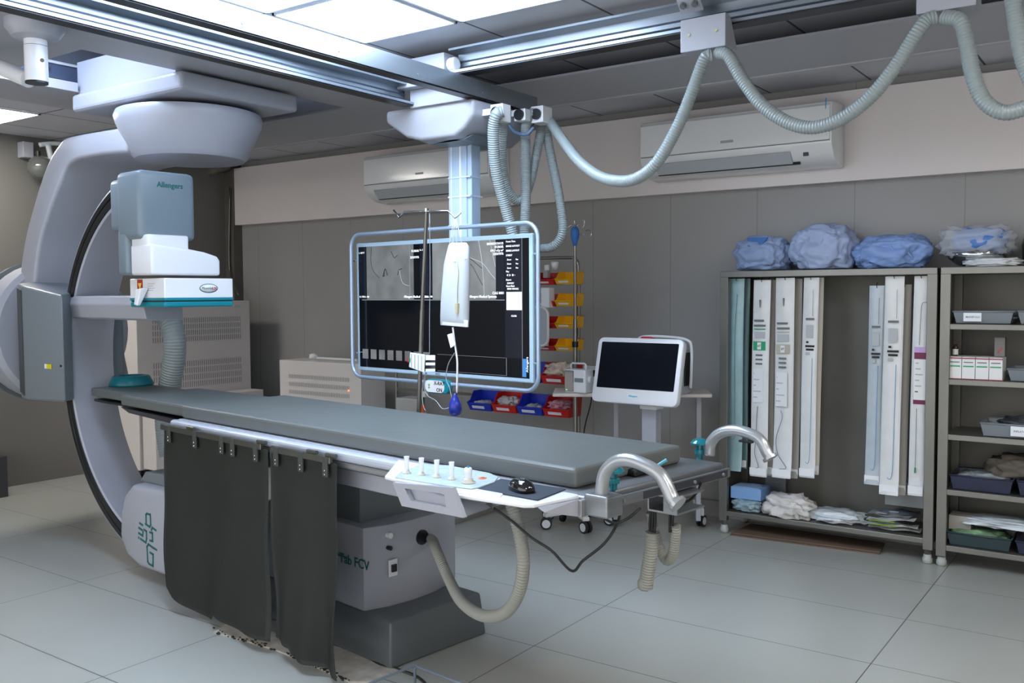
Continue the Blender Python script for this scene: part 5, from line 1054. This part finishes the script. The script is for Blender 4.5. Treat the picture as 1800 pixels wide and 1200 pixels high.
# drip stand with star base
IVX = ay(1011, 600, 4.98)
t = thing('drip_stand', 'steel drip stand on a white five-legged caster base with a blue height clamp', 'drip stand', (IVX.x, 4.98, 0))
x, y = IVX.x, 4.98; zt = ay(1010, 392, 4.98).z
obj('pole', join(cyl((x, y, .09), (x, y, 1.3), .014), cyl((x, y, 1.3), (x, y, zt), .0095)), mat('tube_steel', '#96948e', .3, .9), t)
for k in range(4): an = k*PI/2+.5; obj('hook', tube(crom([(x, y, zt-.04), (x+.02*math.cos(an), y+.02*math.sin(an), zt-.01), (x+.05*math.cos(an), y+.05*math.sin(an), zt-.03), (x+.06*math.cos(an), y+.06*math.sin(an), zt+.01), (x+.045*math.cos(an), y+.045*math.sin(an), zt+.02)], 5), .0035, 6), CHROME, t)
zc = ay(1012, 412, 4.98).z; obj('height_clamp', lathe([(.012, -.07), (.016, -.05), (.026, -.02), (.028, .02), (.02, .04), (.012, .05)], (x, y, zc), 18), mat('clamp_blue', '#3a78c8', .35), t)
obj('side_ring', tube(crom([(x+.02, y, zc), (x+.07, y, zc+.0)], 3)+[V((x+.095+.025*math.cos(a_), y, zc+.025*math.sin(a_))) for a_ in [PI+j*.6 for j in range(10)]], .0035, 6), CHROME, t)
obj('lock_collar', cyl((x, y, ay(1010, 610, 4.98).z), (x, y, ay(1010, 600, 4.98).z), .02), BLACK, t)
obj('hub', lathe([(.0, .085), (.07, .085), (.08, .10), (.06, .125), (.02, .14), (0, .14)], (x, y, 0), 24), WHITE2, t)
for k in range(5):
    an = k*2*PI/5+.52; d = V((math.cos(an), math.sin(an), 0)); s = V((-d.y, d.x, 0)); c = V((x, y, 0)); e = c+d*.235
    l = obj('leg', hexa([c+s*.035+UP*.085, c-s*.035+UP*.085, e-s*.022+UP*.075, e+s*.022+UP*.075, c+s*.03+UP*.125, c-s*.03+UP*.125, e-s*.02+UP*.10, e+s*.02+UP*.10], .006), WHITE2, t)
    w_ = V((math.cos(an+1.1+k), math.sin(an+1.1+k), 0)); cc2 = e-d*.015+UP*.037
    obj('caster', join(cyl(cc2-w_*.024, cc2-w_*.008, .037, seg=20), cyl(cc2+w_*.008, cc2+w_*.024, .037, seg=20)), mat('caster_black', '#26282a', .5), l)
    obj('wheel_disc', join(cyl(cc2-w_*.026, cc2-w_*.0235, .026, seg=20), cyl(cc2+w_*.0235, cc2+w_*.026, .026, seg=20)), LWHITE, l)
# workstation: small table with device plus touch monitor on a pole
OL, OR_ = az(971, 693, .855), az(1252, 690, .87)
D = (OR_-OL); D.z = 0; LN_ = D.length; D.normalize(); S_ = V((-D.y, D.x, 0)); oc = (OL+OR_)/2; oc.z = 0
t = thing('trolley_table', 'narrow white wheeled table standing slantwise behind the small monitor', 'trolley table', oc, math.atan2(D.y, D.x))
def ow(u, v, z): q = OL+D*u+S_*v; return V((q.x, q.y, z))
obj('top', hexa([ow(0, 0, .84), ow(LN_, 0, .84), ow(LN_, .33, .84), ow(0, .33, .84), ow(0, 0, .862), ow(LN_, 0, .862), ow(LN_, .33, .862), ow(0, .33, .862)], .006), CREAM, t)
for u in (.42, .95): obj('post', hexa([ow(LN_*u-.03, .14, .06), ow(LN_*u+.0, .14, .06), ow(LN_*u+.0, .2, .06), ow(LN_*u-.03, .2, .06), ow(LN_*u-.03, .14, .84), ow(LN_*u+.0, .14, .84), ow(LN_*u, .2, .84), ow(LN_*u-.03, .2, .84)], .003), WHITE, t)
fc = az(1232, 905, .075); 
obj('foot', hexa([fc+V((-.02, -.02, 0)), fc+V((.03, -.02, 0)), ow(LN_*.95, .45, .075)+V((.03, 0, 0)), ow(LN_*.95, .45, .075)+V((-.02, 0, 0)), fc+V((-.02, -.02, .05)), fc+V((.03, -.02, .05)), ow(LN_*.95, .45, .075)+V((.03, 0, .05)), ow(LN_*.95, .45, .075)+V((-.02, 0, .05))], .005), LWHITE, t)
cc3 = fc+V((0.0, .01, -.037)); cs = obj('caster', join(cyl(cc3-V((.02, 0, 0)), cc3-V((.006, 0, 0)), .036), cyl(cc3+V((.006, 0, 0)), cc3+V((.02, 0, 0)), .036)), BLACK, t); obj('wheel_disc', cyl(cc3+V((.02, 0, 0)), cc3+V((.023, 0, 0)), .024), LWHITE, cs)
# small white device
q = ay(1007, 694, 4.72); dv = az(990, 690, .862); X_ = V((.93, .30, 0)).normalized(); X_ = D; 
t = thing('infusion_warmer', 'small white handled device with black screen on the left end of the trolley table', 'medical device', dv)
def dw(u, v, z): return V((dv.x, dv.y, 0))+V((1, .0, 0))*u+V((0, 1, 0))*v+UP*z
obj('case', box(dw(0, .01, .863), dw(.15, .11, 1.005), .01, 3), WHITE2, t); obj('screen', box(dw(.006, .007, .872), dw(.068, .011, .998), .003), GLOSSBLK, t); obj('display_strip', box(dw(.075, .008, .93), dw(.135, .0105, .955)), mat('strip_grey', '#7f8a92', .4), t)
obj('handle', tube([dw(.02, .06, 1.0), dw(.02, .06, 1.03), dw(.03, .06, 1.04), dw(.115, .06, 1.04), dw(.125, .06, 1.03), dw(.125, .06, 1.0)], .006, 8), WHITE2, t); obj('knob', cyl(dw(.15, .06, .945), dw(.168, .06, .945), .022), WHITE2, t)
obj('indicator', box(dw(.015, .006, .878), dw(.025, .0072, .884)), mat('led_green', '#1a8a4a', .4, emit='#20c060', es=1.5), t)
# touch monitor
MC = ay(1119, 655, 4.74); tl_ = math.radians(14)
MXv = V((math.cos(math.radians(-2)), math.sin(math.radians(-2)), 0)); HV = V((-MXv.y, MXv.x, 0)); MUv = (UP*math.cos(tl_)+HV*math.sin(tl_)); MNv = MXv.cross(MUv)
pp_ = [inplane(x, y, MC, MNv) for x, y in ((1055, 591), (1204, 597), (1188, 714), (1036, 706))]
t = thing('touch_monitor', 'small white tilted monitor with a dark blank screen on a white pole', 'monitor', (MC.x, MC.y+.1, 0))
ctr = sum(pp_, V())/4; uw = ((pp_[1]-pp_[0]).dot(MXv)+(pp_[2]-pp_[3]).dot(MXv))/2; uh = ((pp_[0]-pp_[3]).dot(MUv)+(pp_[1]-pp_[2]).dot(MUv))/2
b = prism([ctr+MXv*u+MUv*v-MNv*.045 for u, v in rrect(-uw/2, -uh/2, uw/2, uh/2, .035)], MNv*.045, .008); obj('housing', b, WHITE2, t, smooth=40)
SB = mat('blank_screen', '#14171f', .15, coat=.3)
sc = obj('screen', prism([ctr+MXv*u+MUv*v for u, v in rrect(-uw/2+.028, -uh/2+.085, uw/2-.028, uh/2-.028, .006)], MNv*.0015), SB, t)
bd = obj('badge', prism([ctr+MXv*(.0+.04*math.cos(a_))+MUv*(-uh/2+.045+.016*math.sin(a_)) for a_ in [j*PI/12 for j in range(24)]], MNv*.003), PAPER, t)
text('Allengers', .016, ctr+MUv*(-uh/2+.045)+MNv*.004, MXv, MUv, mat('cyan_print', '#3fb0cc', .4), bd, bold=.02)
pt_ = ay(1143, 740, 4.80); obj('pole', box((pt_.x-.045, 4.78, .28), (pt_.x+.045, 4.85, ctr.z-.1), .004), WHITE, t); obj('collar', box((pt_.x-.055, 4.77, ctr.z-uh*.5-.03), (pt_.x+.055, 4.87, ctr.z-.12), .006), WHITE2, t)
obj('mounting_arm', box((pt_.x-.03, 4.84, .28), (pt_.x+.03, ow(LN_*.42, .16, 0).y+.06, .33), .004), WHITE2, t); obj('mounting_arm', box((ow(LN_*.42, .16, 0).x-.03, ow(LN_*.42, .16, 0).y-.0, .28), (pt_.x+.03, ow(LN_*.42, .16, 0).y+.06, .33), .004), WHITE2, t)
# device behind it
dq = ay(1200, 672, 5.1); dz_ = .862
t = thing('patient_monitor', 'grey and white box-shaped device with a carrying handle behind the small monitor', 'medical device', (dq.x, dq.y, dz_))
obj('case', box((dq.x-.22, 5.02, dz_), (dq.x+.035, 5.16, 1.14), .012), WHITE, t); obj('dark_side', box((dq.x+.034, 5.04, dz_+.05), (dq.x+.038, 5.14, 1.11), .001), BLACK, t)
obj('carry_handle', tube(crom([(dq.x-.30, 5.09, 1.14), (dq.x-.27, 5.09, 1.195), (dq.x-.1, 5.09, 1.20), (dq.x+.03, 5.09, 1.185), (dq.x+.06, 5.09, 1.14), (dq.x+.06, 5.09, 1.0), (dq.x+.055, 5.09, .90)], 5), .009, 8), WHITE2, t)
obj('alarm_lamp', box((dq.x-.26, 5.05, 1.14), (dq.x-.19, 5.12, 1.20), .01), RED, t)
# ------------------------------------------------------------------ cabinets on the left
VENT = mat('vent_dark', '#8a8684', .6)
def vents(par, X, y0, y1, z0, z1, ny, nz, face='x'):
    b = newbm()
    for i in range(ny):
        for k in range(nz):
            yy = y0+(y1-y0)*(i+.5)/ny; zz = z0+(z1-z0)*(k+.5)/nz; hy = (y1-y0)/ny*.17; hzz = (z1-z0)/nz*.40
            v = [b.verts.new(p) for p in (((X, yy-hy, zz-hzz), (X, yy+hy, zz-hzz), (X, yy+hy, zz+hzz), (X, yy-hy, zz+hzz)) if face == 'x' else ((yy-hy, X, zz-hzz), (yy+hy, X, zz-hzz), (yy+hy, X, zz+hzz), (yy-hy, X, zz+hzz)))]; b.faces.new(v)
    o = obj('vent_slots', b, VENT, par); o['kind'] = 'stuff'; return o
t = thing('generator_cabinet', 'tall cream cabinet with two bands of vent slots against the left wall', 'cabinet', (-6.85, 4.78, 0))
cs_ = obj('body', box((-7.2, 4.235, .08), (-6.6, 5.34, 1.415), .006), CREAM, t); vents(cs_, -6.598, 4.37, 5.24, 1.08, 1.285, 42, 4); vents(cs_, -6.598, 4.37, 5.24, .70, .93, 42, 4)
obj('handle_mark', box((-6.6, 5.17, 1.355), (-6.596, 5.24, 1.375)), mat('aqua_mark', '#b8c8c4', .5), t)
for (a_, b_) in ((-7.1, 4.3), (-6.7, 4.3), (-7.1, 5.25), (-6.7, 5.25)): obj('foot', cyl((a_, b_, 0), (a_, b_, .08), .03), BLACK, t)
t = thing('low_cabinet', 'low cream cabinet standing in front of the tall vented one', 'cabinet', (-6.45, 4.78, 0))
obj('body', box((-6.56, 4.24, .10), (-6.39, 5.30, .645), .005), CREAM, t)
for b_ in (4.3, 5.25): obj('foot', cyl((-6.47, b_, 0), (-6.47, b_, .1), .03), BLACK, t)
yf_ = 5.08; a = ay(491, 632, yf_); c = ay(634, 638, yf_)
t = thing('short_cabinet', 'short cream cabinet with three rows of vents left of the display', 'cabinet', ((a.x+c.x)/2, 5.2, 0))
bb_ = obj('body', box((a.x, yf_, .08), (c.x, yf_+.27, a.z), .005), CREAM, t)
for (z0) in (664, 678, 692): z_ = ay(560, z0, yf_).z; vents(bb_, yf_-.002, a.x+.11, c.x-.12, z_-.02, z_+.02, 40, 1, 'y')
obj('status_lamp', cyl((c.x-.13, yf_, ay(610, 686, yf_).z), (c.x-.13, yf_-.006, ay(610, 686, yf_).z), .006), mat('lamp_orange', '#e06030', .4, emit='#ff7030', es=2), t)
for x_ in (a.x+.05, c.x-.05): obj('foot', cyl((x_, yf_+.1, 0), (x_, yf_+.1, .08), .03), BLACK, t)
p = ay(552, 622, yf_+.17); z_ = a.z+.001
t = thing('white_rod', 'white plastic rod with a folded tissue knob lying on the short cabinet', 'rod', (p.x, p.y, z_))
obj('rod', cyl((p.x+.04, yf_+.17, z_+.012), (p.x+.5, yf_+.16, z_+.012), .010), PAPER, t); obj('knob', blob((p.x, yf_+.17, z_+.022), (.035, .03, .022), seed=2, amp=.4, sub=3), PAPER, t)
# suction unit behind the table
p = ay(712, 700, 4.7)
t = thing('suction_unit', 'grey plastic suction box with orange and green fittings behind the drip pole', 'suction unit', (p.x, 4.8, 0))
obj('box', box((p.x-.09, 4.70, .45), (p.x+.11, 4.86, p.z), .008), mat('box_plastic', '#b0b2ae', .4), t); obj('stand', box((p.x-.02, 4.76, .0), (p.x+.03, 4.80, .45)), STEELD, t); obj('foot', box((p.x-.15, 4.65, 0), (p.x+.16, 4.9, .03), .005), STEELD, t)
p2_ = ay(739, 714, 4.7); obj('orange_cap', cyl((p2_.x, 4.72, p2_.z-.04), (p2_.x, 4.72, p2_.z+.015), .018), mat('orange_cap', '#f06a20', .4), t); obj('green_tube', cyl((p2_.x, 4.72, p2_.z+.015), (p2_.x, 4.72, p2_.z+.06), .016), mat('green_dark', '#1a6a48', .4), t)
obj('bottle', box((p2_.x-.02, 4.72, p2_.z+.06), (p2_.x+.025, 4.76, p2_.z+.10), .006), PAPER, t)
obj('arm', box((p2_.x-.06, 4.74, .45), (p2_.x+.02, 4.77, p2_.z-.03)), MATS['box_plastic'], t)
# ------------------------------------------------------------------ ceiling lamp arm, top left
c = ay(62, 60, 2.05)
t = thing('lamp_support', 'white swivel post of a ceiling lamp arm in the top left corner', 'lamp arm', (c.x, c.y, 2.3))
z1_ = ay(62, 148, 2.05).z; zj = ay(62, 82, 2.05).z
obj('ceiling_cup', lathe([(0, 2.60), (.115, 2.60), (.115, 2.57), (.09, 2.535), (.05, 2.525), (0, 2.525)], (c.x, c.y, 0), 32), WHITE, t, smooth=40)
obj('post', join(cyl((c.x, c.y, zj+.002), (c.x, c.y, 2.54), .045, seg=28), cyl((c.x, c.y, z1_+.008), (c.x, c.y, zj), .045, seg=28)), WHITE2, t, smooth=40)
obj('end_cap', cyl((c.x, c.y, z1_), (c.x, c.y, z1_+.01), .044, seg=28), BLACK, t)
e0, e1 = ay(50, 140, 2.05), ay(-60, 92, 2.05); obj('arm', cyl(e0, e1, .033, seg=20), WHITE2, t, smooth=40)
obj('set_screw', cyl(ay(74, 106, 2.01), ay(74, 106, 2.0), .008), STEELD, t)
# wrapped lamp on the left wall
g0 = ax(72, 294, -7.12)
t = thing('wall_lamp', 'round glass lamp in plastic wrap on a bracket high on the left wall', 'lamp', g0)
obj('globe', lathe([(0, -.10), (.05, -.09), (.09, -.04), (.10, .0), (.085, .05), (.04, .085), (0, .09)], g0, 28), mat('lamp_glass', '#7c807c', .08, trans=.5, coat=.5), t, smooth=60)
obj('bracket', box((-7.25, g0.y-.11, g0.z+.07), (-7.16, g0.y-.03, g0.z+.19), .004), WHITE, t); obj('stem', cyl(g0+V((0, -.02, .07)), g0+V((0, -.02, .12)), .02), BLACK, t)
obj('wrapped_arm', tube(crom([g0+V((0, -.01, .17)), g0+V((.02, .08, .19)), g0+V((.03, .2, .20))], 5), .018, 8), FILM, t); obj('wrap', tube(crom([g0+V((.02, .05, .18)), g0+V((.02, .07, .08)), g0+V((.02, .09, .0))], 5), .022, 8), FILM, t)
# coiled pipe on the wall above the cabinet
p0_, p1_ = ay(398, 290, 5.45), ay(342, 318, 5.45)
tag(obj('wall_pipe', tube(crom([p0_, p0_.lerp(p1_, .4)+V((0, 0, .02)), p1_, p1_+V((-.1, 0, -.12))], 8), .05, 12, rib=.08), mat('wrapped_pipe', '#6e675c', .5, noise=.3, scale=14)), 'wrapped brown-grey pipe crossing near the ceiling corner behind the detector', 'pipe')
tag(obj('conduit', tube(crom([ay(404, 330, 5.58), ay(403, 460, 5.58), ay(408, 490, 5.56), ay(420, 520, 5.54)], 6), .008, 6), STEELD), 'thin cable running down the corner of the room', 'cable')
tag(obj('floor_board', box((-7.22, 2.4, .0), (-6.9, 3.36, .30), .004), mat('dark_board', '#3b3d40', .5)), 'dark grey low panel on the floor at the left edge of the picture', 'panel')
